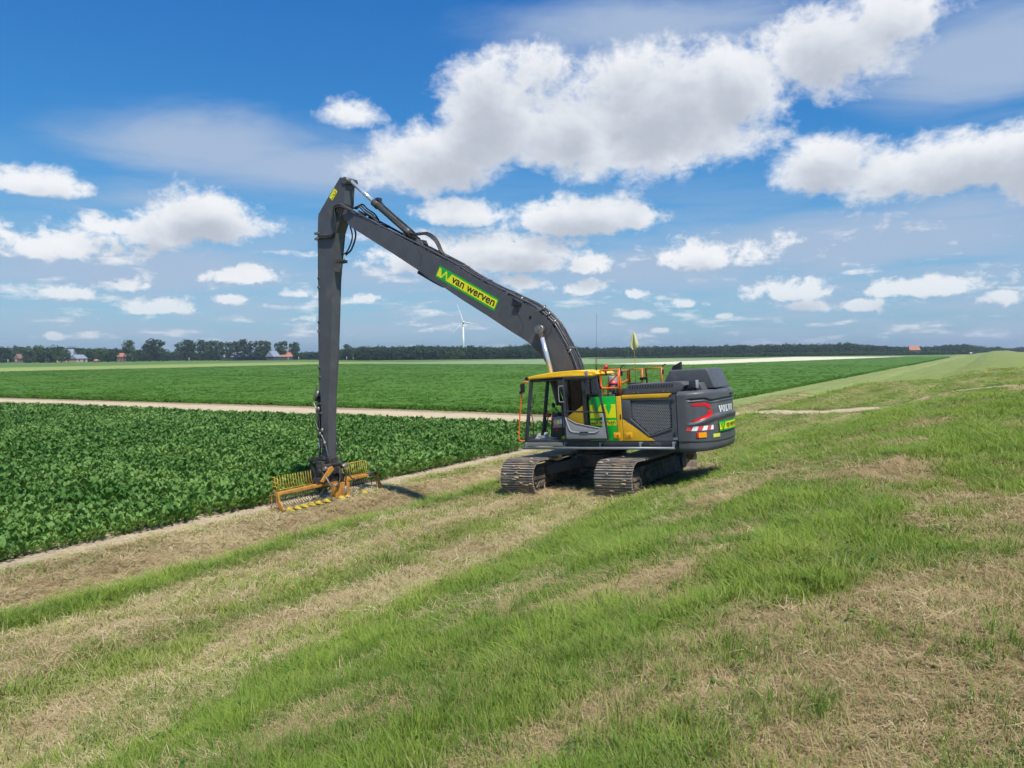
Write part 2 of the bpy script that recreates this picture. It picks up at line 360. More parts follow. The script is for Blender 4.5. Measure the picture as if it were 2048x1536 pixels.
M = dict(
    grey=pmat('grey_paint', (.080, .082, .089), .45, 0, .14, 3, 0, (.21, .19, .165), .26, 1.6),
    dark=pmat('dark_frame_paint', (.034, .036, .041), .5, 0, .2, 5, 0, DUST, .24),
    black=pmat('black_rubber', (.014, .014, .015), .55, 0, .2, 9),
    yellow=pmat('yellow_paint', (.78, .42, .010), .36, 0, .08, 3, 0, (.42, .28, .10), .20, 2.0),
    roofy=pmat('roof_yellow', (.86, .50, .010), .32, 0, .04, 3),
    green=pmat('green_film', (.004, .42, .030), .3, 0, .05, 4),
    sign_y=pmat('sign_yellow', (.86, .80, .004), .35, 0, .03, 4),
    ink=pmat('dark_lettering', (.02, .016, .014), .45, 0, .05),
    white=pmat('white_film', (.82, .82, .82), .4, 0, .03),
    red=pmat('red_film', (.62, .006, .010), .35, 0, .05),
    redw=pmat('faded_red_film', (.62, .075, .09), .4, 0, .08),
    orange=pmat('orange_paint', (.80, .135, .008), .38, 0, .07, 8, 0, DUST, .08),
    rail=pmat('light_grey_rail', (.215, .24, .265), .42, .2, .1, 8),
    chrome=pmat('chrome_rod', (.62, .66, .72), .22, .55, .03),
    steel=pmat('worn_steel', (.28, .26, .24), .42, .8, .25, 14, .2),
    shoe=pmat('track_shoe_steel', (.235, .20, .168), .5, .15, .4, 7, .4, (.38, .285, .185), .64, 4.0),
    mud=pmat('muddy_frame', (.06, .055, .05), .7, 0, .3, 7, .4, (.29, .21, .14), .6, 4.0),
    caked=pmat('caked_mud_and_straw', (.36, .275, .17), .95, 0, .3, 20, .6),
    inner=pmat('cab_trim_grey', (.27, .27, .275), .6, 0, .06, 12),
    trim=pmat('door_trim_pale', (.36, .36, .355), .5, 0, .04, 12),
    seat=pmat('seat_fabric', (.02, .021, .023), .9, 0, .2, 20),
    console=pmat('console_grey', (.24, .25, .25), .5, 0, .1, 10),
    lever=pmat('red_lever', (.55, .02, .018), .35, 0, .05),
    wood=pmat('beige_plate', (.52, .37, .20), .6, 0, .12, 8),
    step=pmat('step_tread', (.30, .30, .27), .6, .3, .2, 30),
    lamp=pmat('orange_lamp', (.85, .33, .01), .25, 0, .04),
    plate=pmat('yellow_green_plate', (.62, .68, .08), .35, 0, .05),
    flag=leafmat('flag_cloth', (.84, .80, .42), (.86, .83, .52), .8, .45, .1),
    rust=pmat('rusty_orange_beam', (.52, .235, .028), .55, 0, .22, 6, .2, (.24, .125, .06), .62, 4.0),
    bar=pmat('bucket_bar_yellow', (.52, .31, .02), .5, 0, .2, 12, 0, (.24, .15, .06), .4, 8),
    tine=pmat('bare_tine_steel', (.30, .25, .21), .45, .5, .25, 14, 0, (.2, .12, .06), .5, 9),
    finger=pmat('finger_yellow', (.55, .38, .02), .45, 0, .15, 9, 0, (.25, .18, .08), .4, 7),
    grease=pmat('greasy_steel', (.045, .042, .042), .45, .3, .4, 12, .3, (.20, .155, .11), .45, 6),
    glass=glassmat('cab_glass', (.80, .85, .83), .05),
    tglass=glassmat('tinted_glass', (.035, .055, .05), .08),
    lens=pmat('lamp_lens', (.28, .30, .32), .1, 0, .05),
    rubh=pmat('hydraulic_hose', (.028, .027, .027), .5, 0, .3, 14),
    pipe=pmat('painted_pipe', (.075, .075, .082), .4, .1, .15, 9),
)

# ------------------------------------------------------------------ terrain: polder field, ditch, berm and dike
def _hash(ix, iy, seed):
    h = (ix.astype(np.int64) * 374761393 + iy.astype(np.int64) * 668265263 + seed * 974711) & 0x7fffffff
    h = ((h ^ (h >> 13)) * 1274126177) & 0x7fffffff
    return ((h ^ (h >> 16)) & 0xffff) / 65535.0
def vnoise(x, y, seed=0):
    x = np.asarray(x, float); y = np.asarray(y, float)
    ix = np.floor(x); iy = np.floor(y); fx = x - ix; fy = y - iy
    fx = fx * fx * (3 - 2 * fx); fy = fy * fy * (3 - 2 * fy)
    a = _hash(ix, iy, seed); b = _hash(ix + 1, iy, seed); c = _hash(ix, iy + 1, seed); e = _hash(ix + 1, iy + 1, seed)
    return (a * (1 - fx) + b * fx) * (1 - fy) + (c * (1 - fx) + e * fx) * fy
def fbm(x, y, seed=0, o=4, g=.5):
    s = 0; a = 1; t = 0
    for k in range(o):
        s = s + a * vnoise(x * 2 ** k + 17.3 * k, y * 2 ** k - 9.1 * k, seed + k); t += a; a *= g
    return s / t
def sst(x, a, b):
    t = np.clip((x - a) / (b - a), 0, 1); return t * t * (3 - 2 * t)
def band(x, a, b, soft=.25): return sst(x, a - soft, a + soft) * (1 - sst(x, b - soft, b + soft))
_S = np.array([-5000, -19.6, -18.6, -17.6, -16.6, -15.6, -14.7, -13.5, -12.15, -11.6, -8.84, -7.2, -5.5, -3.2, -1.6, 0, 2, 5, 10, 14, 22, 60, 5000])
_Z = np.array([-1.3, -1.3, -1.27, -1.36, -1.56, -1.9, -2.25, -2.25, -.26, -.16, 0, .12, .52, 1.28, 1.72, 1.95, 2.08, 2.12, 2.05, 1.9, -.6, -1.2, -1.3])
_xs = np.arange(-40, 70, .05); _zs = np.interp(_xs, _S, _Z)
_k = np.hanning(13); _k /= _k.sum(); _zs = np.convolve(np.pad(_zs, 6, 'edge'), _k, 'valid')
def zterr(s, q):
    s = np.asarray(s, float); q = np.asarray(q, float)
    z = np.where(s < -39, -1.3, np.interp(s, _xs, _zs))
    z = np.where(s > 69, -1.3, z)
    dam = band(q, 43.6, 52.0, 1.6)
    zd = np.interp(s, [-22, -19.5, -11.5, -8], [-1.3, -1.22, -.12, .06])
    z = np.where((s > -22) & (s < -9), z + (np.maximum(zd, z) - z) * dam, z)
    dk = sst(s, -7.2, -4.0) * (1 - sst(s, 12, 18))
    z = z - dk * (.38 * sst(q, 31, 39) * (1 + .40 * sst(q, 52, 90)))
    near = (sst(s, -18.8, -17.8)) * (1 - sst(s, 25, 40))
    z = z + near * ((fbm(s * .55, q * .4, 3, 3) - .5) * .14 + (fbm(s * 2.2, q * 1.6, 9, 2) - .5) * .05)
    return z
DRYP = [(-2.99, 6.27, .34, .9), (-2.52, 6.67, .44, .8), (-1.46, 7.05, .30, .8), (-1.22, 12.75, .50, .9), (-.75, 5.25, .36, .7), (-2.75, 4.54, .28, .7), (-.14, 9.82, .45, .7), (-.22, 5.97, .36, .7),
        (-.78, 3.9, .36, .8), (-1.73, 3.18, .30, .7), (-1.42, 5.39, .25, .6), (-1.48, 22.6, .8, .6), (-1.83, 4.4, .25, .6)]   # worn dry spots in the turf
def zones(s, q):
    """green share, lushness (blade length), base colour of the ground"""
    w = (fbm(s * .35 + 9, q * .22, 21, 3) - .5)
    st = fbm(s * 2.3, q * .16, 31, 4); n2 = fbm(s * .75, q * .55, 41, 4); n3 = fbm(s * 3.2, q * 2.6, 51, 3)
    x = s + w * .9
    sand = (1 - sst(s + w * .8 + (n3 - .5) * .9, -19.62, -19.25))
    sand = sand * (1 - sst(q, 43, 47))
    bgreen = band(x, -19.6, -18.1, .35); bbrown = band(x, -18.1, -12.5, .35)
    lip = band(x, -12.5, -11.4, .30)
    b0 = np.interp(q, [2, 3, 5.4, 8, 10, 15, 27], [-4.2, -4.7, -5.7, -6.2, -6.6, -6.8, -7.1]) + (n3 - .5) * .8; b1 = np.interp(q, [2, 4, 6.5, 8, 10, 14, 30], [-1.9, -2.5, -3.2, -2.2, -1.5, -1.2, -1.0]) + (n2 - .5) * 2.0
    mown = sst(x, -11.7, -11.1) * (1 - sst(x, b0 - .55, b0 + .55)); lng = sst(x, b0 - .55, b0 + .55) * (1 - sst(x, b1 - .4, b1 + .4))
    pat = sst(x, b1 - .4, b1 + .4)
    far = sst(q, 30, 36)
    g_m = .50 + (st - .5) * 1.25 + (n2 - .5) * .9 + (n3 - .5) * .7 + .24 * np.exp(-((s + 8.5 + w * .4) / .32) ** 2) - .22 * np.exp(-((s + 7.65 + w * .4) / .38) ** 2) - .24 * np.exp(-((s + 9.7 + w * .5) / .42) ** 2)
    g_p = .62 + (n2 - .5) * 2.6 + (n3 - .5) * 1.5 + .42 * sst(q, 7, 15) - .10 * sst(s, -2.5, .5) * (1 - sst(q, 5, 9))
    dryp = sum(a_ * np.exp(-(((s - x_) / (r_ * 1.1)) ** 2 + ((q - y_) / (r_ * 2.2)) ** 2)) for x_, y_, r_, a_ in DRYP)
    g_l = .98 + (n2 - .5) * 1.9 + (n3 - .5) * .9
    g_far = .80 + (st - .5) * 2.4 + (n2 - .5) * .5
    g = sand * .0 + (1 - sand) * (bgreen * (.52 + (st - .5)) + bbrown * (.12 + (n3 - .5) * .35) + lip * (1.0 + (n2 - .5) * .8) + mown * g_m
        + (lng * g_l + pat * g_p) * (1 - far) + (lng + pat) * far * g_far + mown * .34 * sst(q, 19, 30))
    g = np.clip(g - dryp * (lng + pat), .12 * pat, 1)
    ht = bgreen * .07 + bbrown * .06 + lip * .14 + mown * .085 + (lng * (.045 + .085 * n2) + pat * (.075 + .13 * np.clip(n2 - .45, 0, 1))) * (1 - far) + (lng + pat) * far * .05
    ht = ht * (1 - .45 * sst(q, 26, 36))
    return g, ht, sand, n2, n3, st
def far_(q): return sst(q, 22, 34)
def ground_colour(s, q):
    g, ht, sand, n2, n3, st = zones(s, q)
    def c3(*c): return np.array(c)[None, :]
    straw = c3(.45, .345, .20) * (.82 + .36 * st)[:, None]
    soil = c3(.155, .108, .068); grn = c3(.19, .235, .065) * (.8 + .4 * n2)[:, None]
    so = np.clip((n3 - .50) * 4.0, 0, 1) * sst(s, -4.5, -3) * (1 - sst(q, 14, 25))
    straw = straw * (1 - .30 * (sst(s, -4.5, -3) * (1 - far_(q)))[:, None] * np.array([.75, 1.0, 1.1])[None, :])
    c = straw * (1 - so[:, None] * .75) + soil * so[:, None] * .75
    straw = None
    dk = sst(q, 24, 44)[:, None]; c = c * (1 - dk) + c3(.215, .25, .085) * (.7 + .6 * st)[:, None] * dk
    c = c * (1 - .82 * g[:, None]) + grn * .82 * g[:, None]
    bb = (band(s, -18.1, -12.6, .4) * (1 - sst(q, 40, 60)))[:, None] * .75; c = c * (1 - bb) + c3(.50, .38, .235) * (.75 + .5 * n3)[:, None] * bb
    sandc = c3(.44, .35, .24) * (.85 + .3 * n3)[:, None]
    c = c * (1 - sand[:, None]) + sandc * sand[:, None]
    field = 1 - sst(s + 1.6 * sst(q, 44, 50), -21.5, -20.2)           # soil below the crops, meadow far away
    soilc = c3(.30, .225, .15) * (.8 + .4 * n3)[:, None]
    mead = c3(.10, .175, .045) * (.85 + .3 * fbm(s * .02, q * .02, 77, 3))[:, None]
    fm = (sst(q, 250, 262) + sst(-s, 240, 246)).clip(0, 1)[:, None]
    c = c * (1 - field[:, None]) + (soilc * (1 - fm) + mead * fm) * field[:, None]
    hl = band(q - np.interp(s, [-86, -47, -32], [38.9, 43.2, 46.6]), -3.2, .3, .5) * field   # grassy headland before the track
    c = c * (1 - hl[:, None]) + c3(.17, .17, .06) * hl[:, None]
    return c
def axis_pts(segs):
    out = []
    for a, b, n in segs: out += list(np.linspace(a, b, n, endpoint=False))
    return np.array(out + [segs[-1][1]])
def geo(a, b, n): return list(a + (b - a) * (np.geomspace(1, 60, n) - 1) / 59)
sx = np.unique(np.round(np.concatenate([-np.array(geo(22, 4000, 60))[::-1], np.linspace(-22, 6, 230), np.array(geo(6, 4000, 40))]), 4))
sy = np.unique(np.round(np.concatenate([-np.array(geo(4, 300, 14))[::-1], np.linspace(-4, 24, 240), np.linspace(24, 75, 130), np.array(geo(75, 6000, 70))]), 4))
GX, GY = np.meshgrid(sx, sy); gx = GX.ravel(); gy = GY.ravel(); gz = zterr(gx, gy)
nx_, ny_ = len(sx), len(sy)
idx = np.arange(nx_ * ny_).reshape(ny_, nx_)
quads = np.stack([idx[:-1, :-1], idx[:-1, 1:], idx[1:, 1:], idx[1:, :-1]], -1).reshape(-1, 4)
def np_mesh(name, V, Q, mat, smooth=True):
    me = bpy.data.meshes.new(name); me.vertices.add(len(V)); me.vertices.foreach_set('co', np.asarray(V, np.float32).ravel())
    Q = np.asarray(Q, np.int32); k = Q.shape[1]
    me.loops.add(Q.size); me.loops.foreach_set('vertex_index', Q.ravel())
    me.polygons.add(len(Q)); me.polygons.foreach_set('loop_start', np.arange(0, Q.size, k, dtype=np.int32))
    me.polygons.foreach_set('use_smooth', np.full(len(Q), smooth)); me.update(calc_edges=True)
    if mat is not None: me.materials.append(mat)
    return me
def vcol(me, name, C):
    a = me.color_attributes.new(name, 'FLOAT_COLOR', 'POINT')
    a.data.foreach_set('color', np.concatenate([C, np.ones((len(C), 1))], 1).astype(np.float32).ravel())
def ground_mat():
    m = bpy.data.materials.new('ground_turf_and_soil'); m.use_nodes = True; t = m.node_tree; b = NB(t); bs = t.nodes['Principled BSDF']
    a = b.new('ShaderNodeAttribute', attribute_name='base'); oc = b.new('ShaderNodeTexCoord').outputs['Object']
    n1 = b.noise(b.v('MULTIPLY', oc, (9, 5, 9)), 1.0, 7, .68, .6); n2 = b.noise(b.v('MULTIPLY', oc, (1.0, .6, 1.0)), 46, 5, .75, 2.0); n3 = b.noise(oc, .6, 4, .6)
    f = b.m('ADD', b.m('MULTIPLY', b.m('SUBTRACT', n1, .5), 1.5), b.m('MULTIPLY', b.m('SUBTRACT', n2, .5), 2.3))
    f = b.m('ADD', f, b.m('MULTIPLY', b.m('SUBTRACT', n3, .5), .4))
    k = b.m('ADD', 1.0, f); k = b.m('MAXIMUM', k, .3)
    c = b.v('SCALE', a.outputs['Color'], scale=k)
    b.put(bs.inputs['Base Color'], c); bs.inputs['Roughness'].default_value = .95; bs.inputs['Specular IOR Level'].default_value = .1
    bn = b.new('ShaderNodeBump'); bn.inputs['Strength'].default_value = .8; bn.inputs['Distance'].default_value = .03
    b.put(bn.inputs['Height'], b.m('ADD', n2, n1)); t.links.new(bn.outputs[0], bs.inputs['Normal'])
    return m
gme = np_mesh('ground', np.stack([gx, gy, gz], 1), quads, ground_mat()); vcol(gme, 'base', ground_colour(gx, gy))
g_o = bpy.data.objects.new('ground', gme); COL.objects.link(g_o); g_o['kind'] = 'structure'

# sandy farm track across the polder, over the dam in the ditch and up the berm
lo = np.array([(-160, 31.5), (-86, 38.9), (-47, 43.4), (-32, 46.0), (-20, 45.8), (-12.2, 45.6), (-9, 44.6), (-5.5, 44.8), (0, 46.8), (8, 48)])
hi = np.array([(-160, 38), (-96, 43.6), (-56, 48.7), (-36, 50.6), (-20, 50.2), (-13, 49.6), (-9.7, 48.6), (-5.8, 48.6), (0, 48.6), (8, 49.6)])
ts = np.concatenate([np.linspace(-160, -40, 160), np.linspace(-39.5, 8, 160)])
l_ = np.interp(ts, lo[:, 0], lo[:, 1]) + (fbm(ts * .8, ts * 0, 5, 3) - .5) * .9; h_ = np.interp(ts, hi[:, 0], hi[:, 1]) + (fbm(ts * .8, ts * 0 + 7, 6, 3) - .5) * .9
NW = 12; tv = np.linspace(0, 1, NW)
PX = np.repeat(ts[:, None], NW, 1); PY = l_[:, None] * (1 - tv) + h_[:, None] * tv
PZ = zterr(PX, PY) + .035 - .05 * (np.exp(-((tv - .28) / .08) ** 2) + np.exp(-((tv - .72) / .08) ** 2))[None] * .6
PZ[:, 0] -= .05; PZ[:, -1] -= .05
ii = np.arange(len(ts) * NW).reshape(len(ts), NW)
pq = np.stack([ii[:-1, :-1], ii[1:, :-1], ii[1:, 1:], ii[:-1, 1:]], -1).reshape(-1, 4)
tm = pmat('dry_sandy_soil', (.48, .385, .25), .95, 0, .12, .8, .5, (.34, .26, .16), .35, 1.5, .1)
tr_o = bpy.data.objects.new('sandy_track', np_mesh('sandy_track', np.stack([PX, PY, PZ], -1).reshape(-1, 3), pq, tm)); COL.objects.link(tr_o); tr_o['kind'] = 'structure'

# distant crop sheets
def sheet(name, poly, z, mat):
    mb = MB(); mb.add([(x, y, z) for x, y in poly], [tuple(range(len(poly)))]); return mb.build(name, mat, kind='structure')
sheet('pale_grain_field', [(-268, 100), (-247, 100), (-247, 300), (-330, 300), (-330, 100)], -1.0, pmat('young_grain', (.235, .29, .085), .95, 0, .12, .05, 0, None, spec=.1))
sheet('grey_green_field', [(-246, 253), (-122, 253), (-122, 450), (-246, 450)], -1.02, pmat('greyish_crop', (.20, .27, .13), .95, 0, .12, .05, 0, None, spec=.1))
sheet('cream_field', [(-121, 255), (-85, 255), (-73, 342), (-47, 555), (-116, 555)], -1.01, pmat('cream_stubble', (.60, .56, .40), .95, 0, .08, .06, 0, None, spec=.1))

# ------------------------------------------------------------------ instanced vegetation (uncountable): points with attributes + geometry nodes
def template(name, V, Q, mat):
    me = np_mesh(name, V, Q, mat, True); return bpy.data.objects.new(name, me)      # not linked: only instanced
def scatter(name, P, rot, scl, idx_, tint, dry, temps, **props):
    me = bpy.data.meshes.new(name); me.vertices.add(len(P)); me.vertices.foreach_set('co', np.asarray(P, np.float32).ravel())
    def at(nm, ty, arr, key):
        a = me.attributes.new(nm, ty, 'POINT'); a.data.foreach_set(key, np.ascontiguousarray(arr).ravel())
    at('rot', 'FLOAT_VECTOR', rot.astype(np.float32), 'vector'); at('scl', 'FLOAT_VECTOR', scl.astype(np.float32), 'vector')
    at('idx', 'INT', idx_.astype(np.int32), 'value'); at('tint', 'FLOAT', tint.astype(np.float32), 'value'); at('dry', 'FLOAT', dry.astype(np.float32), 'value')
    o = bpy.data.objects.new(name, me); COL.objects.link(o)
    g = bpy.data.node_groups.new(name, 'GeometryNodeTree')
    g.interface.new_socket('Geometry', in_out='INPUT', socket_type='NodeSocketGeometry'); g.interface.new_socket('Geometry', in_out='OUTPUT', socket_type='NodeSocketGeometry')
    gi = g.nodes.new('NodeGroupInput'); go = g.nodes.new('NodeGroupOutput')
    j = g.nodes.new('GeometryNodeJoinGeometry')
    for tobj in reversed(temps):
        oi = g.nodes.new('GeometryNodeObjectInfo'); oi.inputs['Object'].default_value = tobj; oi.inputs['As Instance'].default_value = True
        g.links.new(oi.outputs['Geometry'], j.inputs[0])
    ip = g.nodes.new('GeometryNodeInstanceOnPoints'); ip.inputs['Pick Instance'].default_value = True
    def na(nm, ty):
        n = g.nodes.new('GeometryNodeInputNamedAttribute'); n.data_type = ty; n.inputs['Name'].default_value = nm; return n.outputs[0]
    g.links.new(gi.outputs[0], ip.inputs['Points']); g.links.new(j.outputs[0], ip.inputs['Instance'])
    g.links.new(na('idx', 'INT'), ip.inputs['Instance Index'])
    e2r = g.nodes.new('FunctionNodeEulerToRotation'); g.links.new(na('rot', 'FLOAT_VECTOR'), e2r.inputs[0]); g.links.new(e2r.outputs[0], ip.inputs['Rotation'])
    g.links.new(na('scl', 'FLOAT_VECTOR'), ip.inputs['Scale']); g.links.new(ip.outputs[0], go.inputs[0])
    md = o.modifiers.new('scatter', 'NODES'); md.node_group = g
    for k, v in props.items(): o[k] = v
    return o
def in_view(x, y, margin=.30):
    """inside a wide wedge round the heading of the photograph"""
    c, s_ = math.cos(YAW), math.sin(YAW); a = np.arctan2(x * c + y * s_, -x * s_ + y * c)
    return np.abs(a) < R(34) + margin
def blade_clump(rng, n, h, spread, w, lean, flat=False):
    V = []; Q = []
    for k in range(n):
        a = rng.uniform(0, 2 * math.pi); r = spread * math.sqrt(rng.uniform()); bx, by = r * math.cos(a), r * math.sin(a)
        dr = rng.uniform(0, 2 * math.pi); L = h * rng.uniform(.55, 1.1); le = lean * rng.uniform(.3, 1.2); ww = w * rng.uniform(.7, 1.2)
        px, py = -math.sin(dr) * ww, math.cos(dr) * ww; o = len(V)
        for i, t in enumerate((0, .4, .75, 1.0)):
            out = L * le * t ** 1.7; zz = L * t * (1 - .35 * le * t) if not flat else L * (.10 + .10 * math.sin(3 * t + k)) * rng.uniform(.3, 1.4)
            if flat: out = L * t
            cx, cy = bx + math.cos(dr) * out, by + math.sin(dr) * out; k_ = (1 - t ** 2) if i < 3 else .08
            V += [(cx - px * k_, cy - py * k_, zz), (cx + px * k_, cy + py * k_, zz)]
        for i in range(3): Q.append((o + 2 * i, o + 2 * i + 1, o + 2 * i + 3, o + 2 * i + 2))
    return np.array(V), np.array(Q)
m_grass = leafmat('grass_blade', (.090, .205, .020), (.290, .395, .055), .5, .38, .15, 'tint', patch=(.46, .38, .19))
m_straw = leafmat('dry_grass', (.44, .325, .17), (.70, .58, .36), .7, .25, .2, 'tint')
m_weed = leafmat('weed_leaf', (.06, .16, .02), (.20, .30, .03), .45, .35, .35, 'tint')
rg = np.random.default_rng(5)
T_G = [template('grass_t%d' % i, *blade_clump(rg, 14, 1.0, .6, .023, .6), m_grass) for i in range(3)]        # unit height, scaled per point
T_L = [template('grassl_t%d' % i, *blade_clump(rg, 15, 1.0, .34, .014, .8), m_grass) for i in range(3)]
T_S = [template('straw_t%d' % i, *blade_clump(rg, 17, 1.0, .7, .014, 1.0, True), m_straw) for i in range(3)]
def weed_tmpl(rng):
    V = []; Q = []
    for k in range(16):
        a = rng.uniform(0, 6.28); r0 = rng.uniform(.05, .5); z0 = rng.uniform(.1, 1.0); L = rng.uniform(.18, .34); w_ = L * .35; dx, dy = math.cos(a), math.sin(a)
        o = len(V); cx, cy = dx * r0 * .5, dy * r0 * .5
        V += [(cx, cy, z0), (cx + dx * L * .5 - dy * w_, cy + dy * L * .5 + dx * w_, z0 + .06), (cx + dx * L, cy + dy * L, z0 - .03), (cx + dx * L * .5 + dy * w_, cy + dy * L * .5 - dx * w_, z0 + .06)]
        Q.append((o, o + 1, o + 2, o + 3))
    return np.array(V), np.array(Q)
T_W = [template('weed_t%d' % i, *weed_tmpl(rg), m_weed) for i in range(2)]
# sample points in polar rings round the viewpoint, density falling with distance while the clumps grow
def polar_points(r0, r1, D0, rref, rng):
    n = 0; out = []
    rs = np.geomspace(r0, r1, 60)
    for a, b in zip(rs[:-1], rs[1:]):
        rm = (a + b) / 2; k = max(1, rm / rref) ** .75; area = (R(34) + .30) * (b * b - a * a)
        m = rng.poisson(area * D0 / k ** 2); th = rng.uniform(-R(34) - .3, R(34) + .3, m); rr = np.sqrt(rng.uniform(a * a, b * b, m))
        x = rr * np.sin(th); y = rr * np.cos(th)
        out.append(np.stack([x * math.cos(YAW) - y * math.sin(YAW), x * math.sin(YAW) + y * math.cos(YAW), np.full(m, k)], 1))
    return np.concatenate(out)
pp = polar_points(1.6, 95, 1150, 4.2, rg)
s_, q_, k_ = pp.T
keep = (s_ > -18.9) & (s_ < 14); s_, q_, k_ = s_[keep], q_[keep], k_[keep]
g_, ht_, sand_, n2_, n3_, st_ = zones(s_, q_)
onpath = (q_ > np.interp(s_, lo[:, 0], lo[:, 1]) + .1) & (q_ < np.interp(s_, hi[:, 0], hi[:, 1]) - .1)
soilspot = np.clip((n3_ - .50) * 4.0, 0, 1) * sst(s_, -4.5, -3) * (1 - sst(q_, 14, 25))
keep = (rg.uniform(size=len(s_)) > sand_) & ~((rg.uniform(size=len(s_)) < soilspot * .5) & (rg.uniform(size=len(s_)) > g_)) & ~(onpath & (rg.uniform(size=len(s_)) < .96))
s_, q_, k_, g_, ht_, n2_, n3_ = (a[keep] for a in (s_, q_, k_, g_, ht_, n2_, n3_))
z_ = zterr(s_, q_); N = len(s_)
isg = rg.uniform(size=N) < g_ * .92 + .04
longg = ht_ > .095
kind = np.where(isg, np.where(longg, 3, 0), 6) + rg.integers(0, 3, N)
tuft = isg & (rg.uniform(size=N) < .02) & (s_ > -13)
kind = np.where(tuft, 3 + rg.integers(0, 3, N), kind)
weed = isg & (s_ > -7) & (rg.uniform(size=N) < .005 * (1 + 2 * (n2_ > .6))); kind = np.where(weed, 9 + rg.integers(0, 2, N), kind)
hh = ht_ * rg.uniform(.5, 1.5, N) * (.6 + .8 * n3_) * np.where(tuft, 1.9, 1) * (1 + .12 * (k_ - 1))
wd = np.where(kind < 3, .11, np.where(kind < 6, np.maximum(.20, ht_ * 1.0), np.where(kind < 9, .115, .11))) * k_ * rg.uniform(.7, 1.3, N)
hh = np.where((kind >= 6) & (kind < 9), wd * rg.uniform(.4, 1.0, N), hh); hh = np.where(kind >= 9, .10 * rg.uniform(.6, 1.3, N), hh)
rot = np.stack([rg.normal(0, .12, N), rg.normal(0, .12, N), rg.uniform(0, 6.283, N)], 1)
straw_dark = (kind >= 6) & (kind < 9) & (s_ > -4.2) & (q_ < 26)
tint = np.clip(.46 + (n2_ - .5) * 2.0 + (n3_ - .5) * .8 + rg.normal(0, .24, N) - .25 * longg * (s_ > -8), 0, 1)
tint = np.where(straw_dark, tint * .55 - .25, tint)
dry = np.clip((1 - g_) * .55 + .20 * ((s_ < -6.4) & (s_ > -11.2)) + rg.normal(0, .14, N), 0, .9) * (kind < 6)
under = (np.abs(s_ + 8.84) < 1.9) & (np.abs(q_ - 18.77) < 2.4)
hh = np.where(under, hh * .5, hh)
fs_ = (kind >= 6) & (kind < 9) & (q_ > 22); wd = np.where(fs_, wd * .55, wd); hh = np.where(fs_, hh * .5, hh)
# a second layer of loose clippings where the sward is dry
p2_ = polar_points(1.6, 45, 900, 4.2, rg); p2_ = p2_[(p2_[:, 0] > -19.0) & (p2_[:, 0] < 14)]; gz2 = zones(p2_[:, 0], p2_[:, 1])
kp = rg.uniform(size=len(p2_)) < np.clip(.92 - 1.25 * gz2[0], 0, 1) * (1 - gz2[2]); kp &= ~((p2_[:, 1] > np.interp(p2_[:, 0], lo[:, 0], lo[:, 1])) & (p2_[:, 1] < np.interp(p2_[:, 0], hi[:, 0], hi[:, 1])))
p2_ = p2_[kp]; N3 = len(p2_); w2 = .085 * p2_[:, 2] * rg.uniform(.5, 1.5, N3) * np.where(p2_[:, 1] > 22, .6, 1); dk2 = (p2_[:, 0] > -4.2) & (p2_[:, 1] < 26)
s_ = np.concatenate([s_, p2_[:, 0]]); q_ = np.concatenate([q_, p2_[:, 1]]); z_ = np.concatenate([z_, zterr(p2_[:, 0], p2_[:, 1]) + .008])
rot = np.concatenate([rot, np.stack([rg.normal(0, .22, N3), rg.normal(0, .22, N3), rg.uniform(0, 6.283, N3)], 1)]); wd = np.concatenate([wd, w2]); hh = np.concatenate([hh, w2 * rg.uniform(.5, 1.6, N3)])
kind = np.concatenate([kind, 6 + rg.integers(0, 3, N3)]); tint = np.concatenate([tint, np.clip(rg.normal(.5, .3, N3) - .35 * dk2, -.3, 1)]); dry = np.concatenate([dry, np.zeros(N3)])
# tussocks of coarse dark grass and a few yellow-green weeds standing out of the sward
tc = []
for _ in range(4000):
    a = rg.uniform(-R(34) - .2, R(34) + .2); r = 2.2 + 34 * rg.uniform() ** 1.5; x = r * math.sin(a); y = r * math.cos(a)
    tc.append((x * math.cos(YAW) - y * math.sin(YAW), x * math.sin(YAW) + y * math.cos(YAW)))
tc = np.array(tc); gt = zones(tc[:, 0], tc[:, 1]); pick_ = rg.uniform(size=len(tc)) < np.where(tc[:, 0] > -7, .10 + .10 * gt[0], np.where(np.abs(tc[:, 0] + 11.8) < .9, .10, .035)) * (tc[:, 0] > -17.5)
tc = tc[pick_]; ex = []
for (x, y) in tc:
    r = math.hypot(x, y); lush = rg.uniform(.5, 1.0); n = int(8 + 16 * lush); rad = .05 + .13 * lush; hgt = rg.uniform(.10, .23) * (.6 + .4 * lush) * (1.0 if x > -7 else .6); yel = False
    for k in range(n):
        ex.append((x + rg.normal(0, rad), y + rg.normal(0, rad), .10 + .10 * lush, hgt * rg.uniform(.6, 1.2), .95 if yel else rg.uniform(0, .45), 9 + int(rg.integers(0, 2)) if yel else 3 + int(rg.integers(0, 3))))
ex = np.array(ex); N2 = len(ex)
s_ = np.concatenate([s_, ex[:, 0]]); q_ = np.concatenate([q_, ex[:, 1]]); z_ = np.concatenate([z_, zterr(ex[:, 0], ex[:, 1])])
rot = np.concatenate([rot, np.stack([rg.normal(0, .2, N2), rg.normal(0, .2, N2), rg.uniform(0, 6.283, N2)], 1)])
wd = np.concatenate([wd, ex[:, 2]]); hh = np.concatenate([hh, ex[:, 3]]); kind = np.concatenate([kind, ex[:, 5].astype(int)]); tint = np.concatenate([tint, ex[:, 4]]); dry = np.concatenate([dry, np.clip(rg.normal(.02, .08, N2), 0, 1)])
scatter('grass', np.stack([s_, q_, z_ - .005], 1), rot, np.stack([wd, wd, hh], 1), kind, tint, dry, T_G + T_L + T_S + T_W,
        kind='stuff', label='mown and uncut grass with dry straw on the berm and dike', category='grass')

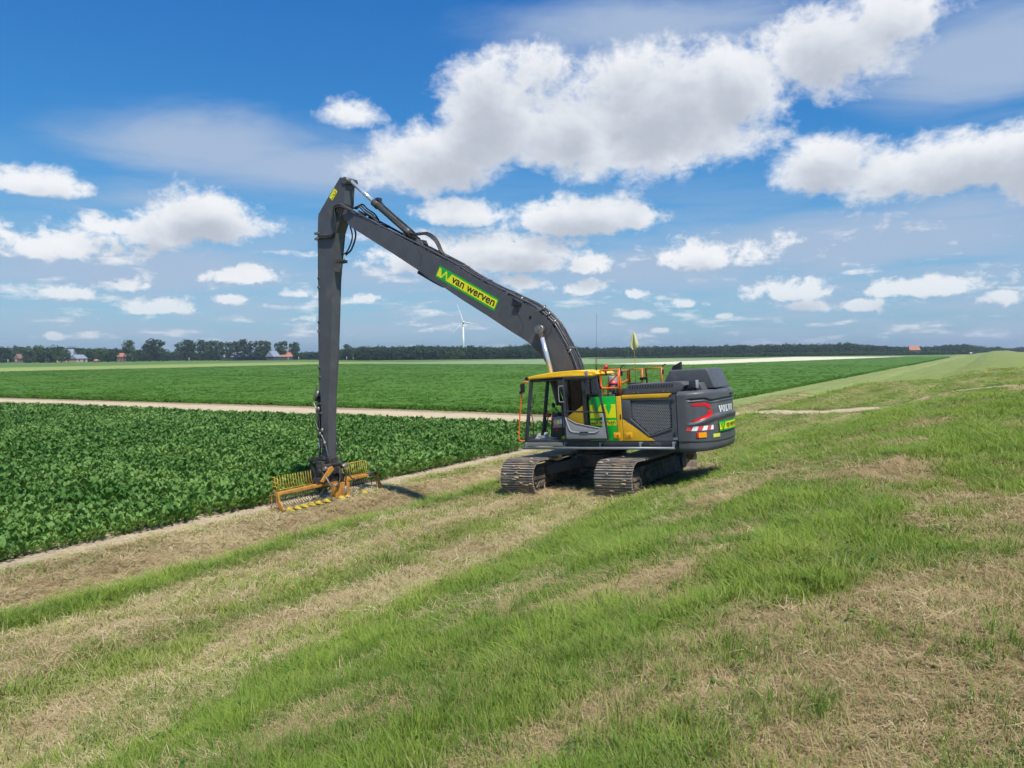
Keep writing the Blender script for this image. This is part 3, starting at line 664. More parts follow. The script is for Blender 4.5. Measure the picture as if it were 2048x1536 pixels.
# ------------------------------------------------------------------ sugar beets
def beet_mesh(rng, big=1.0):
    V = []; Q = []
    n = 24
    for k in range(n):
        ring = k / n; a = k * 2.39996 + rng.uniform(-.3, .3); tilt = R(8 + 50 * ring + rng.uniform(-9, 9)); L = rng.uniform(.12, .22) * (1 - .15 * ring); Wd = L * rng.uniform(.25, .33); P = rng.uniform(.20, .34)
        dx, dy = math.cos(a), math.sin(a)
        def pt(t, side, zoff=0): 
            # petiole then arching blade
            bend = tilt + max(0, t - P) * 1.9
            r_ = min(t, P) * math.sin(tilt) + max(0, t - P) * math.sin(min(bend, 2.0)); z = min(t, P) * math.cos(tilt) + max(0, t - P) * math.cos(min(bend, 2.0))
            return (dx * r_ - dy * side, dy * r_ + dx * side, z + zoff)
        o = len(V); V += [pt(0, -.006), pt(0, .006), pt(P, -.010), pt(P, .010)]; Q.append((o, o + 1, o + 3, o + 2))
        prof = [(0, .02), (.22, .85), (.5, 1.0), (.78, .75), (1.0, .05)]
        o = len(V)
        for i, (t, w_) in enumerate(prof):
            wav = rng.uniform(-.032, .032)
            V += [pt(P + t * L, -w_ * Wd, .022 * w_ + wav), pt(P + t * L, 0, -.01), pt(P + t * L, w_ * Wd, .022 * w_ - wav)]
        for i in range(4):
            for j in range(2): Q.append((o + 3 * i + j, o + 3 * i + j + 1, o + 3 * (i + 1) + j + 1, o + 3 * (i + 1) + j))
    return np.array(V) * big, np.array(Q)
m_beet = leafmat('beet_leaf', (.062, .165, .024), (.215, .355, .090), .55, .34, .26, 'tint')
m_beet_o = leafmat('beet_leaf_near', (.062, .165, .024), (.215, .355, .090), .55, .34, .26)
rb = np.random.default_rng(9)
rows = np.arange(-20.05, -112, -.5); PB = []
for rx in rows:
    y0 = max(.28 * -rx - 3, -1.0); y1 = np.interp(rx, [-112, -86, -47, -32, -20], [35.5, 37.0, 41.0, 43.0, 43.2]) - .4
    if y1 <= y0: continue
    ys = np.arange(y0, y1, .21); ys = ys + rb.normal(0, .035, len(ys)); PB.append(np.stack([rx + rb.normal(0, .035, len(ys)), ys], 1))
PB = np.concatenate(PB); PB = PB[rb.uniform(size=len(PB)) > np.where(PB[:, 0] > -20.8, .16, .03)]
bz = zterr(PB[:, 0], PB[:, 1]); bs_ = rb.uniform(.66, 1.2, len(PB)) * (.84 + .36 * fbm(PB[:, 0] * .2, PB[:, 1] * .2, 91, 2))
br = rb.uniform(0, 6.283, len(PB))
B_T = [beet_mesh(rb) for _ in range(4)]
dist = np.hypot(PB[:, 0], PB[:, 1]); a_ = np.arctan2(PB[:, 0] * math.cos(YAW) + PB[:, 1] * math.sin(YAW), -PB[:, 0] * math.sin(YAW) + PB[:, 1] * math.cos(YAW))
vis = np.abs(a_) < R(33.2)
order = np.argsort(np.where(vis, dist + (-20.0 - PB[:, 0]) * 1.2, 1e9))[:300]
single = np.zeros(len(PB), bool); single[order] = True
bm_ = [np_mesh('beet_plant', *t, m_beet_o) for t in B_T]
for i in order:
    o = link_copy(bm_[i % 4], 'beet_plant', label='leafy green sugar beet plant in the front rows of the beet field', category='beet plant', group='sugar beet plants along the field edge')
    o.location = (PB[i, 0], PB[i, 1], bz[i] - .01); o.rotation_euler = (0, 0, br[i]); o.scale = (bs_[i],) * 3
r_ = ~single; N = int(r_.sum())
bt = [template('beet_t%d' % i, *B_T[i], m_beet) for i in range(4)]
scatter('beet_crop', np.stack([PB[r_, 0], PB[r_, 1], bz[r_] - .01], 1), np.stack([rb.normal(0, .05, N), rb.normal(0, .05, N), br[r_]], 1), np.repeat(bs_[r_][:, None], 3, 1),
        rb.integers(0, 4, N), np.clip(.45 + 1.2 * (fbm(PB[r_, 0] * .35, PB[r_, 1] * .35, 95, 3) - .5) + rb.normal(0, .22, N), 0, 1), np.zeros(N), bt,
        kind='stuff', label='dense dark green sugar beet field behind the front rows', category='beet crop')

# ------------------------------------------------------------------ potatoes beyond the track
def pot_tmpl(rng, n):
    V = []; Q = []
    for k in range(n):
        ph = math.acos(rng.uniform(-.15, 1)); a = rng.uniform(0, 6.283); r_ = .5 * rng.uniform(.75, 1.05)
        c = np.array([r_ * math.sin(ph) * math.cos(a), r_ * math.sin(ph) * math.sin(a), .12 + r_ * .95 * math.cos(ph)])
        nrm = np.array([math.sin(ph) * math.cos(a), math.sin(ph) * math.sin(a), math.cos(ph) + .6]) + rng.normal(0, .45, 3); nrm /= np.linalg.norm(nrm)
        t1 = np.cross(nrm, rng.normal(size=3)); t1 /= np.linalg.norm(t1); t2 = np.cross(nrm, t1); L = rng.uniform(.07, .13)
        o = len(V); V += [c - t1 * L, c + t2 * L * .6, c + t1 * L, c - t2 * L * .6]; Q.append((o, o + 1, o + 2, o + 3))
    return np.array(V), np.array(Q)
m_pot = leafmat('potato_leaf', (.055, .140, .012), (.105, .225, .026), .65, .3, .15, 'tint')
rp = np.random.default_rng(3)
P_T = [template('potato_t%d' % i, *pot_tmpl(rp, 90), m_pot) for i in range(3)]
def edge_q(s): return np.interp(s, [-260, -96, -56, -36, -20], [35, 45.0, 50.2, 52.0, 52.2])
PP = []
for (dep0, dep1, dx, dy, sc) in ((0, 9, .75, .42, 1.0), (9, 32, .75, .62, 1.05), (32, 90, .85, .85, 1.15), (90, 205, 1.4, 1.4, 1.6)):
    for rx in np.arange(-22.3, -245, -dx):
        e0 = edge_q(rx); ys = np.arange(e0 + dep0 + .4, min(e0 + dep1, 250), dy)
        if len(ys) == 0: continue
        ys = ys + rp.normal(0, .12 * dy, len(ys)); xs = rx + rp.normal(0, .06 * sc, len(ys)); PP.append(np.stack([xs, ys, np.full(len(ys), sc)], 1))
for rx in np.arange(-22.3, -84, -2.0):
    ys = np.arange(252, np.interp(rx, [-84, -72, -45, -22], [255, 340, 490, 515]), 3.2)
    if len(ys): PP.append(np.stack([rx + rp.normal(0, .2, len(ys)), ys + rp.normal(0, .3, len(ys)), np.full(len(ys), 2.6)], 1))
PP = np.concatenate(PP); PP = PP[in_view(PP[:, 0], PP[:, 1], .10)]; N = len(PP)
hz = .70 * rp.uniform(.75, 1.2, N) * (.85 + .3 * fbm(PP[:, 0] * .25, PP[:, 1] * .25, 8, 2))
scatter('potato_crop', np.stack([PP[:, 0], PP[:, 1], np.full(N, -1.32)], 1), np.stack([np.zeros(N), np.zeros(N), rp.uniform(0, 6.28, N)], 1),
        np.stack([PP[:, 2] * .95, PP[:, 2] * .95, hz * 1.05], 1), rp.integers(0, 3, N), np.clip(.5 + .9 * (fbm(PP[:, 0] * .05, PP[:, 1] * .05, 61, 3) - .5) + rp.normal(0, .10, N), 0, 1), np.zeros(N), P_T,
        kind='stuff', label='bright green potato field beyond the sandy track', category='potato crop')
pot_mat = pmat('potato_canopy', (.068, .155, .015), .9, 0, .25, 1.4, .3, (.040, .092, .010), .45, 2.2, .2)
cx = np.concatenate([-np.linspace(22.0, 60, 60), -np.geomspace(61, 244, 60)])[::-1]
tq = np.concatenate([[0, 0], np.linspace(0, 1, 90) ** 1.8])
CX = np.repeat(cx[:, None], len(tq), 1); e0 = edge_q(CX) + 1.3; CY = e0 + (251 - e0) * tq[None]
CZ = -.93 + (fbm(CX * 1.1, CY * 1.1, 71, 2) - .5) * .16; CZ[:, 0] = -1.34; CZ[0] = -1.34; CZ[-1] = -1.34
ii = np.arange(CX.size).reshape(CX.shape); cq = np.stack([ii[:-1, :-1], ii[1:, :-1], ii[1:, 1:], ii[:-1, 1:]], -1).reshape(-1, 4)
o = bpy.data.objects.new('potato_canopy', np_mesh('potato_canopy', np.stack([CX, CY, CZ], -1).reshape(-1, 3), cq, pot_mat)); COL.objects.link(o)
o['kind'] = 'stuff'; o['label'] = 'closed leaf canopy of the potato field towards the trees'; o['category'] = 'potato crop'
mb = MB(); mb.add([(-84, 250.5, -.9), (-22, 250.5, -.9), (-22, 516, -.9), (-45, 492, -.9), (-72, 342, -.9), (-84, 257, -.9)], [(0, 1, 2, 3, 4, 5)])
mb.build('potato_strip', pot_mat, kind='stuff', label='far end of the potato field running along the ditch', category='potato crop')

# ------------------------------------------------------------------ excavator: local x forward (towards the ditch), y to its left (towards the camera), z up
CX0, CY0 = -8.84, 18.77
EX = empty('excavator', Matrix.Translation((CX0, CY0, float(zterr(CX0, CY0)) * 0 + .01)) @ Matrix.Rotation(math.pi, 4, 'Z') @ Matrix.Rotation(R(3.4), 4, 'Y'),
           label='dark grey and yellow long-reach tracked excavator standing on the mown berm', category='excavator')
# ---- tracks lie along y (the upper body is swung ninety degrees)
TW = .96
def track(xc):
    a0, a1, r = -1.86, 1.88, .43                       # sprocket / idler centres and pitch radius
    zc = .46
    path = []                                          # closed pitch line
    Lr = a1 - a0; per = 2 * Lr + 2 * math.pi * r; n = 54; pitch = per / n
    def at(t):
        t %= per
        if t < Lr:
            y = a0 + t; return (y, zc - r - .0 , 1, 0)
        t -= Lr
        if t < math.pi * r:
            w = t / r; return (a1 + r * math.sin(w), zc - r * math.cos(w), math.cos(w), math.sin(w))
        t -= math.pi * r
        if t < Lr:
            y = a1 - t; sag = .045 * math.sin(math.pi * t / Lr); return (y, zc + r - sag, -1, 0)
        t -= Lr; w = t / r
        return (a0 - r * math.sin(w), zc + r * math.cos(w), -math.cos(w), -math.sin(w))
    # track frame (the part's own mesh)
    fr = MB()
    prof = [(a0 + .1, .20), (a1 - .25, .20), (a1 - .05, .30), (a1 - .05, .52), (a1 - .3, .66), (a0 + .5, .66), (a0 + .2, .58)]
    vs = [(xc - .21, y, z) for y, z in prof] + [(xc + .21, y, z) for y, z in prof]; k = len(prof)
    fr.add(vs, [tuple(range(k - 1, -1, -1)), tuple(range(k, 2 * k))] + [(i, (i + 1) % k, k + (i + 1) % k, k + i) for i in range(k)])
    fr.box(xc - .25, xc + .25, -.9, .9, .26, .56)
    for sgn in (-1, 1):                                # idler guards and steps on the frame
        fr.box(xc + sgn * .21 - .03, xc + sgn * .21 + .03, a1 - .62, a1 + .12, .36, .56)
        fr.box(xc + sgn * .24 - .02, xc + sgn * .24 + .02, a1 - .5, a1 - .2, .16, .30)
    part = fr.build('track', M['mud'], EX, .012, label='muddy crawler track with triple-bar steel shoes ' + ('under the counterweight' if xc < 0 else 'under the cab'))
    sh = MB(); hw = TW / 2; p2 = pitch * .47
    sh.box(-hw, hw, -p2, p2, -.012, .010)
    for gy in (-p2 * .82, 0, p2 * .82): sh.box(-hw, hw, gy - .011, gy + .011, .010, .040)
    sme = sh.mesh('track_shoe', M['shoe'])
    for i in range(n):
        y, z, ty, tz = at(i * pitch + .03)
        # tangent (0,ty,tz), outward normal (0, tz, -ty)
        Mx = Matrix(((1, 0, 0, xc), (0, ty, tz, y), (0, tz, -ty, z), (0, 0, 0, 1)))
        Mx = Mx @ Matrix.Rotation(random.uniform(-.02, .02), 4, 'X')
        if Mx.to_3x3().determinant() < 0: Mx = Mx @ Matrix.Scale(-1, 4, (1, 0, 0))
        link_copy(sme, 'track_shoe', part, Mx)
    ln = MB()                                          # link chain inside the shoes
    for sx_ in (-.09, .09):
        pts = [(xc + sx_, at(j * pitch / 2)[0] - at(j * pitch / 2)[3] * .06, at(j * pitch / 2)[1] + at(j * pitch / 2)[2] * .06) for j in range(2 * n)]
        ln.tube(pts + [pts[0]], .045, 5, smooth=False)
    ln.build('track_chain', M['grease'], part)
    def wheel(nm, y, z, rad, wd, m_, teeth=0):
        w_ = MB(); w_.tube([(xc - wd, y, z), (xc - wd * .6, y, z), (xc - wd * .6, y, z), (xc + wd * .6, y, z), (xc + wd * .6, y, z), (xc + wd, y, z)], [rad, rad, rad * .86, rad * .86, rad, rad], 20)
        w_.tube([(xc - wd - .06, y, z), (xc + wd + .06, y, z)], rad * .35, 14)
        for t in range(teeth):
            a = 2 * math.pi * t / teeth
            w_.box(-.03, .03, -.03, .03, 0, .06, M=Matrix.Translation((xc, y + math.cos(a) * rad, z + math.sin(a) * rad)) @ Matrix.Rotation(a - math.pi / 2, 4, 'X'))
        w_.build(nm, m_, part)
    wheel('idler', a1, zc, .37, .10, M['mud']); wheel('sprocket', a0, zc, .33, .07, M['mud'], 16)
    for j in range(8): wheel('track_roller', a0 + .35 + j * (a1 - a0 - .7) / 7, .155, .10, .15, M['grease'])
    for j in (-.75, .6): wheel('carrier_roller', j, .76, .075, .12, M['grease'])
    fd = MB(); fd.tube([(xc - .27, a0, zc), (xc + .27, a0, zc)], .21, 18); fd.build('final_drive', M['dark'], part, .0)
track(-1.36); track(1.30)
for tr_ in [o for o in EX.children if o.name.startswith('track')]:            # dried mud and grass packed on the shoes
    xc_ = -1.36 if 'counterweight' in tr_['label'] else 1.30
    for k in range(26):
        w_ = random.uniform(-.2, 3.3); r_ = .475; y = 1.88 + r_ * math.sin(w_) if w_ < math.pi else random.uniform(-1.8, 1.8); z = .46 - r_ * math.cos(w_) if w_ < math.pi else .93
        MB().ball((xc_ + random.uniform(-.42, .42), y, z), (random.uniform(.03, .10), random.uniform(.015, .03), random.uniform(.012, .03)), 7, 4).build('mud_clump', M['caked'], tr_)
# ---- X-shaped lower frame and slewing ring
lf = MB()
for sx_ in (-1, 1):
    for sy_ in (-1, 1):
        lf.slab([(sx_ * .25, sy_ * .55, .84), (sx_ * .60, sy_ * .22, .84), (sx_ * 1.22, sy_ * .72, .66), (sx_ * 1.22, sy_ * 1.20, .66)], (0, 0, -.28))
lf.tube([(0, 0, .50), (0, 0, .60), (0, 0, .9)], [.60, .66, .66], 28)
lf.box(-1.1, 1.1, -.18, .18, .52, .74)
lf.build('undercarriage_frame', M['dark'], EX, .015)
mb = MB(); mb.tube([(0, 0, .88), (0, 0, 1.12)], .62, 36); mb.tube([(0, 0, .93), (0, 0, .99)], .70, 40); mb.build('slewing_ring', M['grease'], EX)
mb = MB(); mb.prism([(1.42, .84), (1.26, .92), (.96, .93), (.93, .80), (1.05, .76), (1.36, .76)], 0, .02)
ob = mb.build('guide_plate', M['wood'], EX, .004, label='beige wooden plate standing on the lower frame'); ob.location = (-.25, .95, .02)
# ---- upper platform
mb = MB()
mb.box(-2.66, 1.52, .45, 1.36, 1.19, 1.30); mb.box(-2.66, 1.2, -1.36, -.45, 1.19, 1.30); mb.box(-2.66, 1.25, -.45, .45, 1.08, 1.34)
mb.box(-2.60, 1.50, 1.28, 1.385, 1.20, 1.318); mb.box(.20, .95, -.42, -.30, 1.1, 2.2); mb.box(.20, .95, .28, .40, 1.1, 2.2)
mb.build('platform', M['dark'], EX, .012)
mb = MB(); mb.tube([(1.57, 1.47, 1.155), (-2.60, 1.47, 1.155)], .034, 10)
mb.box(-2.60, 1.57, 1.445, 1.495, 1.150, 1.185); mb.build('side_rail', M['rail'], EX)
for x in (1.50, .34, -.66, -1.72, -2.56):
    mb = MB(); mb.box(x - .022, x + .022, 1.40, 1.46, 1.165, 1.29); mb.box(x - .05, x + .05, 1.385, 1.40, 1.26, 1.30); mb.build('rail_bracket', M['rail'], EX, .004)
mb = MB(); mb.box(.38, 1.44, 1.36, 1.49, 1.205, 1.222)
for i in range(24): mb.box(.40 + i * .043, .424 + i * .043, 1.388, 1.498, 1.222, 1.292)
for z in (1.225, 1.255, 1.285): mb.box(.38, 1.44, 1.49, 1.502, z - .006, z + .006)
mb.build('step', M['step'], EX, .0)
# ---- engine house: core body, side panels, hood
mb = MB(); mb.box(-2.64, -.36, -1.34, 1.33, 1.30, 2.42); mb.box(-2.64, .1, -1.34, -.5, 1.30, 2.42); mb.build('engine_house', M['dark'], EX, .03)
YP = 1.335
def panel(nm, poly, y1, m_, bevel=.008, y0=YP, **pr): return MB().prism(poly, y0, y1, 0).build(nm, m_, EX, bevel, **pr)
gp = panel('side_door_panel', [(-.38, 2.33), (-.46, 2.425), (-1.12, 2.425), (-1.12, 1.325), (-.38, 1.325)], 1.392, M['green'], .02, label='bright green side panel with yellow company lettering')
mb = MB(); Y = 1.3945
Wp = [(-.41, 2.235), (-.53, 2.235), (-.53, 2.20), (-.50, 2.20), (-.585, 1.975), (-.67, 2.20), (-.70, 2.20), (-.70, 2.235), (-.86, 2.235), (-.86, 2.20), (-.83, 2.20), (-.915, 1.965), (-1.01, 2.20), (-.98, 2.20), (-.98, 2.235), (-1.105, 2.235), (-1.105, 1.90), (-.41, 1.90)]
mb.prism(Wp, 1.391, Y); mb.prism([(-.41, 1.835), (-1.105, 1.835), (-1.105, 1.715), (-.41, 1.715)], 1.391, Y)
mb.build('company_emblem', M['sign_y'], gp)
mb = MB(); put_flat(mb, text_polys('van werven', .084, .004, .665), lambda a, b: (-.42 - a, 1.3985, 1.734 + b)); mb.build('lettering', M['ink'], gp)
panel('yellow_pillar_panel', [(-1.125, 2.425), (-1.27, 2.425), (-1.265, 1.325), (-1.125, 1.325)], 1.389, M['yellow'], .012)
panel('yellow_strip', [(-1.28, 2.448), (-2.56, 2.448), (-2.46, 2.352), (-1.28, 2.352)], 1.392, M['yellow'], .014)
panel('yellow_wedge_panel', [(-1.275, 1.86), (-2.09, 1.325), (-1.275, 1.325)], 1.393, M['yellow'], .012)
# grey panel with the recessed grille
outer = [(-1.275, 2.345), (-2.46, 2.345), (-2.66, 2.44), (-2.66, 1.325), (-2.10, 1.325), (-1.275, 1.868)]
inner_ = [(-1.50, 2.305), (-2.545, 2.285), (-2.535, 1.625), (-1.955, 1.455), (-1.50, 1.86)]
mb = MB()
ring = [(outer[0], inner_[0]), (outer[1], inner_[1]), (outer[2], inner_[1]), (outer[3], inner_[2]), (outer[4], inner_[3]), (outer[5], inner_[4])]
def P3(p, y): return (p[0], y, p[1])
for i in range(6):
    o1, i1 = ring[i]; o2, i2 = ring[(i + 1) % 6]
    if i1 == i2: mb.add([P3(o1, 1.388), P3(i1, 1.380), P3(o2, 1.388)], [(0, 1, 2)])
    else: mb.add([P3(o1, 1.388), P3(i1, 1.380), P3(i2, 1.380), P3(o2, 1.388)], [(0, 1, 2, 3)])
for i in range(5):
    a, b = inner_[i], inner_[(i + 1) % 5]
    mb.add([P3(a, 1.380), P3(a, 1.345), P3(b, 1.345), P3(b, 1.380)], [(0, 1, 2, 3)])
gpan = mb.build('grille_panel', M['grey'], EX)
mb = MB(); mb.prism([(-1.49, 1.872), (-1.955, 1.458), (-2.55, 1.632), (-2.55, 1.600), (-1.95, 1.415), (-1.44, 1.86)], 1.36, 1.405); mb.prism([(-1.28, 2.34), (-1.50, 2.31), (-1.50, 1.86), (-1.28, 1.87)], 1.37, 1.398)
mb.build('grille_frame', M['grey'], EX, .010)
def inside(poly, x, z):
    c = False; n = len(poly)
    for i in range(n):
        (x1, z1), (x2, z2) = poly[i], poly[(i + 1) % n]
        if (z1 > z) != (z2 > z) and x < (x2 - x1) * (z - z1) / (z2 - z1) + x1: c = not c
    return c
mb = MB(); px_ = .048; pz = .034; k = 0                      # perforated plate: hexagonal holes in staggered rows
for j in range(40):
    for i in range(40):
        cx_, cz = -1.46 - i * px_ - (j % 2) * px_ / 2, 1.44 + j * pz
        if not all(inside(inner_, cx_ + sx_ * px_ * .5, cz + sz * pz * .5) for sx_ in (-1, 1) for sz in (-1, 1)): continue
        hexo = [(cx_ + px_ * .5 * sx_, cz + zz) for sx_, zz in ((1, -pz / 3), (1, pz / 3), (0, 2 * pz / 3), (-1, pz / 3), (-1, -pz / 3), (0, -2 * pz / 3))]
        hexi = [(cx_ + (x - cx_) * .76, cz + (z - cz) * .76) for x, z in hexo]
        mb.add([P3(p, 1.352) for p in hexo] + [P3(p, 1.352) for p in hexi], [(t, (t + 1) % 6, 6 + (t + 1) % 6, 6 + t) for t in range(6)])
mb.build('grille_mesh', M['inner'], EX)
mb = MB(); mb.prism([(-1.50, 2.30), (-2.54, 2.28), (-2.53, 1.63), (-1.955, 1.46), (-1.50, 1.86)], 1.337, 1.341); mb.build('grille_backing', M['black'], EX)
for (x0, x1) in ((-1.02, -1.19), (-1.33, -1.51)):
    mb = MB(); mb.box(x1, x0, 1.39, 1.402, 1.39, 1.535); mb.box(x1 + .02, x0 - .02, 1.40, 1.406, 1.40, 1.50, 1); mb.box(x1 + .05, x0 - .09, 1.405, 1.411, 1.425, 1.48, 2); mb.box(x1 + .03, x1 + .07, 1.405, 1.410, 1.42, 1.49, 2)
    mb.build('latch_plate', [M['yellow'], M['lamp'], M['lever'] if x0 > -1.2 else M['rust']], EX, .004)
mb = MB(); mb.box(-2.655, -2.545, 1.387, 1.394, 1.345, 1.395); mb.build('service_sticker', M['rail'], EX)
for x in (-1.1225, -1.2725, -2.667): MB().box(x - .006, x + .006, 1.37, 1.3865, 1.33, 2.42).build('panel_gap', M['black'], EX)
for (x, z) in ((-2.60, 2.30), (-2.60, 1.50)): MB().box(x - .03, x + .03, 1.387, 1.405, z - .05, z + .05).build('hinge', M['dark'], EX, .006)
MB().box(-1.245, -1.215, 1.388, 1.40, 1.86, 1.98).build('panel_handle', M['black'], EX, .006)
MB().box(-1.36, -1.30, 1.388, 1.392, 1.62, 1.70).build('warning_sticker', M['sign_y'], EX)
# hood with louvres
HOOD = [(-1.27, 2.43), (-1.40, 2.695), (-2.62, 2.715), (-2.76, 2.70), (-2.86, 2.62), (-2.70, 2.43)]
hood = MB().prism(HOOD, -.2, 1.27).build('engine_hood', M['grey'], EX, .03)
for i in range(17):
    x = -1.44 - i * .0675
    MB().slab([(x, 1.272, 2.585), (x - .032, 1.272, 2.585), (x - .054, 1.272, 2.672), (x - .022, 1.272, 2.672)], (0, .003, 0)).build('louvre_slot', M['black'], hood)
for x in (-1.56, -1.68, -2.32, -2.44): MB().tube([(x, 1.268, 2.50), (x, 1.280, 2.50)], .013, 8).build('bolt', M['rail'], hood)
hb = MB().prism([(-2.10, 2.70), (-2.25, 2.99), (-3.20, 2.99), (-3.38, 2.50), (-2.62, 2.50)], -.55, .62).build('exhaust_housing', M['grey'], EX, .05, 3)
mb = MB().prism([(-2.72, 2.44), (-2.76, 2.66), (-3.12, 2.66), (-3.2, 2.46)], .55, .95).build('hood_corner', M['grey'], EX, .04, 3)
mb = MB(); mb.slab([(-1.87, -.48, 2.9), (-1.93, -.48, 3.08), (-2.15, -.48, 3.19), (-2.13, -.48, 2.9)], (0, -.16, 0)); mb.build('exhaust_pipe', M['black'], EX, .02)
mb = MB(); mb.box(-1.35, -.9, .35, .95, 2.42, 2.50); mb.box(-1.25, -.98, -.1, .25, 2.42, 2.72); mb.box(-1.16, -.96, .80, 1.0, 2.44, 2.60); mb.build('service_deck', M['dark'], EX, .015)
mb = MB(); mb.tube([(-.72, .62, 2.52), (-.72, .62, 2.56), (-.72, .62, 2.90), (-.72, .62, 2.93)], [.10, .12, .12, .09], 16); mb.tube([(-.72, .62, 2.45), (-.72, .62, 2.52)], .05, 10); mb.tube([(-.72, .62, 2.93), (-.72, .62, 2.98)], .05, 10)
mb.build('air_cleaner', M['console'], EX); mb = MB(); mb.tube([(-.72, .62, 2.69), (-.72, .62, 2.79)], .123, 16); mb.build('red_band', M['redw'], EX)
# orange guard rails
def rail(pts, r=.022, m_='orange'): MB().tube(pts, r, 8).build('guard_rail', M[m_], EX)
yN = 1.22
rail([(-1.19, yN, 2.43), (-1.19, yN, 3.08), (-.68, yN, 3.08), (-.655, yN, 3.06), (-.66, yN, 2.70), (-.72, yN, 2.625), (-1.10, yN, 2.625), (-1.155, yN, 2.67), (-1.16, yN, 3.06)], .027)
rail([(-.74, yN - .02, 2.43), (-.68, yN - .02, 2.66)], .024); rail([(-.80, yN - .10, 2.43), (-.80, yN - .10, 2.70), (-1.05, yN - .14, 2.95), (-1.15, yN - .14, 3.06)], .02)
rail([(-1.06, .42, 2.43), (-1.06, .42, 3.05), (-1.06, .95, 3.05), (-1.16, 1.18, 3.04)], .024)
rail([(-1.12, 1.0, 2.74), (-1.06, .42, 2.80)], .018)
rail([(-.41, -1.2, 2.42), (-.40, -1.2, 3.055), (-.79, -1.2, 3.06), (-.76, -1.2, 2.42)], .028)
rail([(-.93, -1.2, 2.42), (-.89, -1.2, 3.065), (-1.36, -1.2, 3.07), (-1.33, -1.2, 2.42)], .028)
MB().box(-.93, -.72, -1.24, -1.16, 2.76, 2.83).build('gate_latch', M['black'], EX, .01)
for p in ((-1.24, 1.22, 3.08), (-1.38, -1.2, 3.05)):
    mb = MB(); mb.tube(curve_pts([(p[0], p[1], p[2] - .12), (p[0] + .01, p[1], p[2] + .03), (p[0] - .05, p[1], p[2] + .09), (p[0] - .10, p[1], p[2] + .10)], 4), .014, 6); mb.box(p[0] - .03, p[0] + .02, p[1] - .02, p[1] + .02, p[2] - .16, p[2] - .04); mb.build('light_bracket', M['black'], EX)
# ---- counterweight: lofted along its plan curve with grooves
CWP = curve_pts([(-2.68, 1.40, 0), (-2.84, 1.40, 0), (-2.98, 1.375, 0), (-3.13, 1.30, 0), (-3.27, 1.15, 0), (-3.36, .91, 0), (-3.42, .6, 0), (-3.45, .3, 0), (-3.46, 0, 0),
                 (-3.45, -.3, 0), (-3.42, -.6, 0), (-3.36, -.91, 0), (-3.27, -1.15, 0), (-3.12, -1.29, 0), (-2.98, -1.375, 0), (-2.84, -1.40, 0), (-2.68, -1.40, 0)], 5)
CWL = [0.0]
for a, b in zip(CWP[:-1], CWP[1:]): CWL.append(CWL[-1] + (b - a).length)
CT = CWL[-1]
def cw_plan(t):
    xs = [p.x for p in CWP]; ys = [p.y for p in CWP]
    x, y = np.interp(t, CWL, xs), np.interp(t, CWL, ys)
    e = .03; dx = np.interp(min(t + e, CT), CWL, xs) - np.interp(max(t - e, 0), CWL, xs); dy = np.interp(min(t + e, CT), CWL, ys) - np.interp(max(t - e, 0), CWL, ys)
    n = Vector((dy, -dx, 0)).normalized(); return Vector((x, y, 0)), (n if n.dot(Vector((x + 2.2, y, 0))) > 0 else -n)
def cw_off(t, z):
    """how far the skin stands in or out of the plan curve"""
    tt = min(t, CT - t)
    r = 0.0
    side = max(0.0, min(1.0, (tt - .22) / .12))
    zg = np.interp(tt, [.3, .70, .93, 1.1, 1.8], [2.268, 2.275, 2.215, 2.222, 2.235])
    gr = math.exp(-((z - zg) / .022) ** 4); r -= .045 * gr * side
    if z > zg: r -= .010 * side                                # upper deck set back a little
    zc_ = np.interp(tt, [.3, 1.0, 1.8], [1.70, 1.825, 1.86])   # lower crease: shelf below the badge area
    zr = np.interp(tt, [.3, .75, 1.0, 1.8], [1.71, 1.84, 1.88, 1.905])
    if zg - .03 > z > zr: r -= .022 * side * min(1, (zg - .03 - z) / .03) * min(1, (z - zr) / .02)
    if zr >= z > zc_ - .10: r += .030 * side * min(1, (zr - z) / .02 + .2) * max(0, min(1, (z - zc_ + .10) / .08))
    zl = np.interp(tt, [.3, 1.1, 1.8], [1.30, 1.262, 1.25])
    if z < zl: r -= .018 * min(1, (zl - z) / .02)
    r -= max(0, (1.14 - z)) ** 1.3 * .9
    top = np.interp(tt, [0, .3, .8, 1.8], [2.465, 2.475, 2.485, 2.475])
    r -= .10 * max(0, (z - (top - .09)) / .09) ** 2.2
    return r
zl_ = np.unique(np.concatenate([np.linspace(1.05, 1.2, 6), np.linspace(1.2, 2.3, 70), np.linspace(2.3, 2.48, 10)])); tl_ = np.linspace(0, CT, 110)
mb = MB(); vs = []
for t in tl_:
    p, n = cw_plan(t)
    for z in zl_: q_v = p + n * cw_off(t, z); vs.append((q_v.x, q_v.y, z))
nz_ = len(zl_); fs = [(i * nz_ + j, (i + 1) * nz_ + j, (i + 1) * nz_ + j + 1, i * nz_ + j + 1) for i in range(len(tl_) - 1) for j in range(nz_ - 1)]
fs = [f[::-1] for f in fs]
mb.add(vs, fs, 0, True)
topr = [vs[i * nz_ + nz_ - 1] for i in range(len(tl_))]; botr = [vs[i * nz_] for i in range(len(tl_))]
mb.add(topr, [tuple(range(len(topr)))]); mb.add(botr, [tuple(range(len(botr) - 1, -1, -1))])
mb.add([vs[j] for j in range(nz_)] + [vs[(len(tl_) - 1) * nz_ + j] for j in range(nz_ - 1, -1, -1)], [tuple(range(2 * nz_))])
cw = mb.build('counterweight', M['grey'], EX)
def CWS(t, z, off=.004):
    p, n = cw_plan(t); q_v = p + n * (cw_off(t, z) + off); return (q_v.x, q_v.y, z)
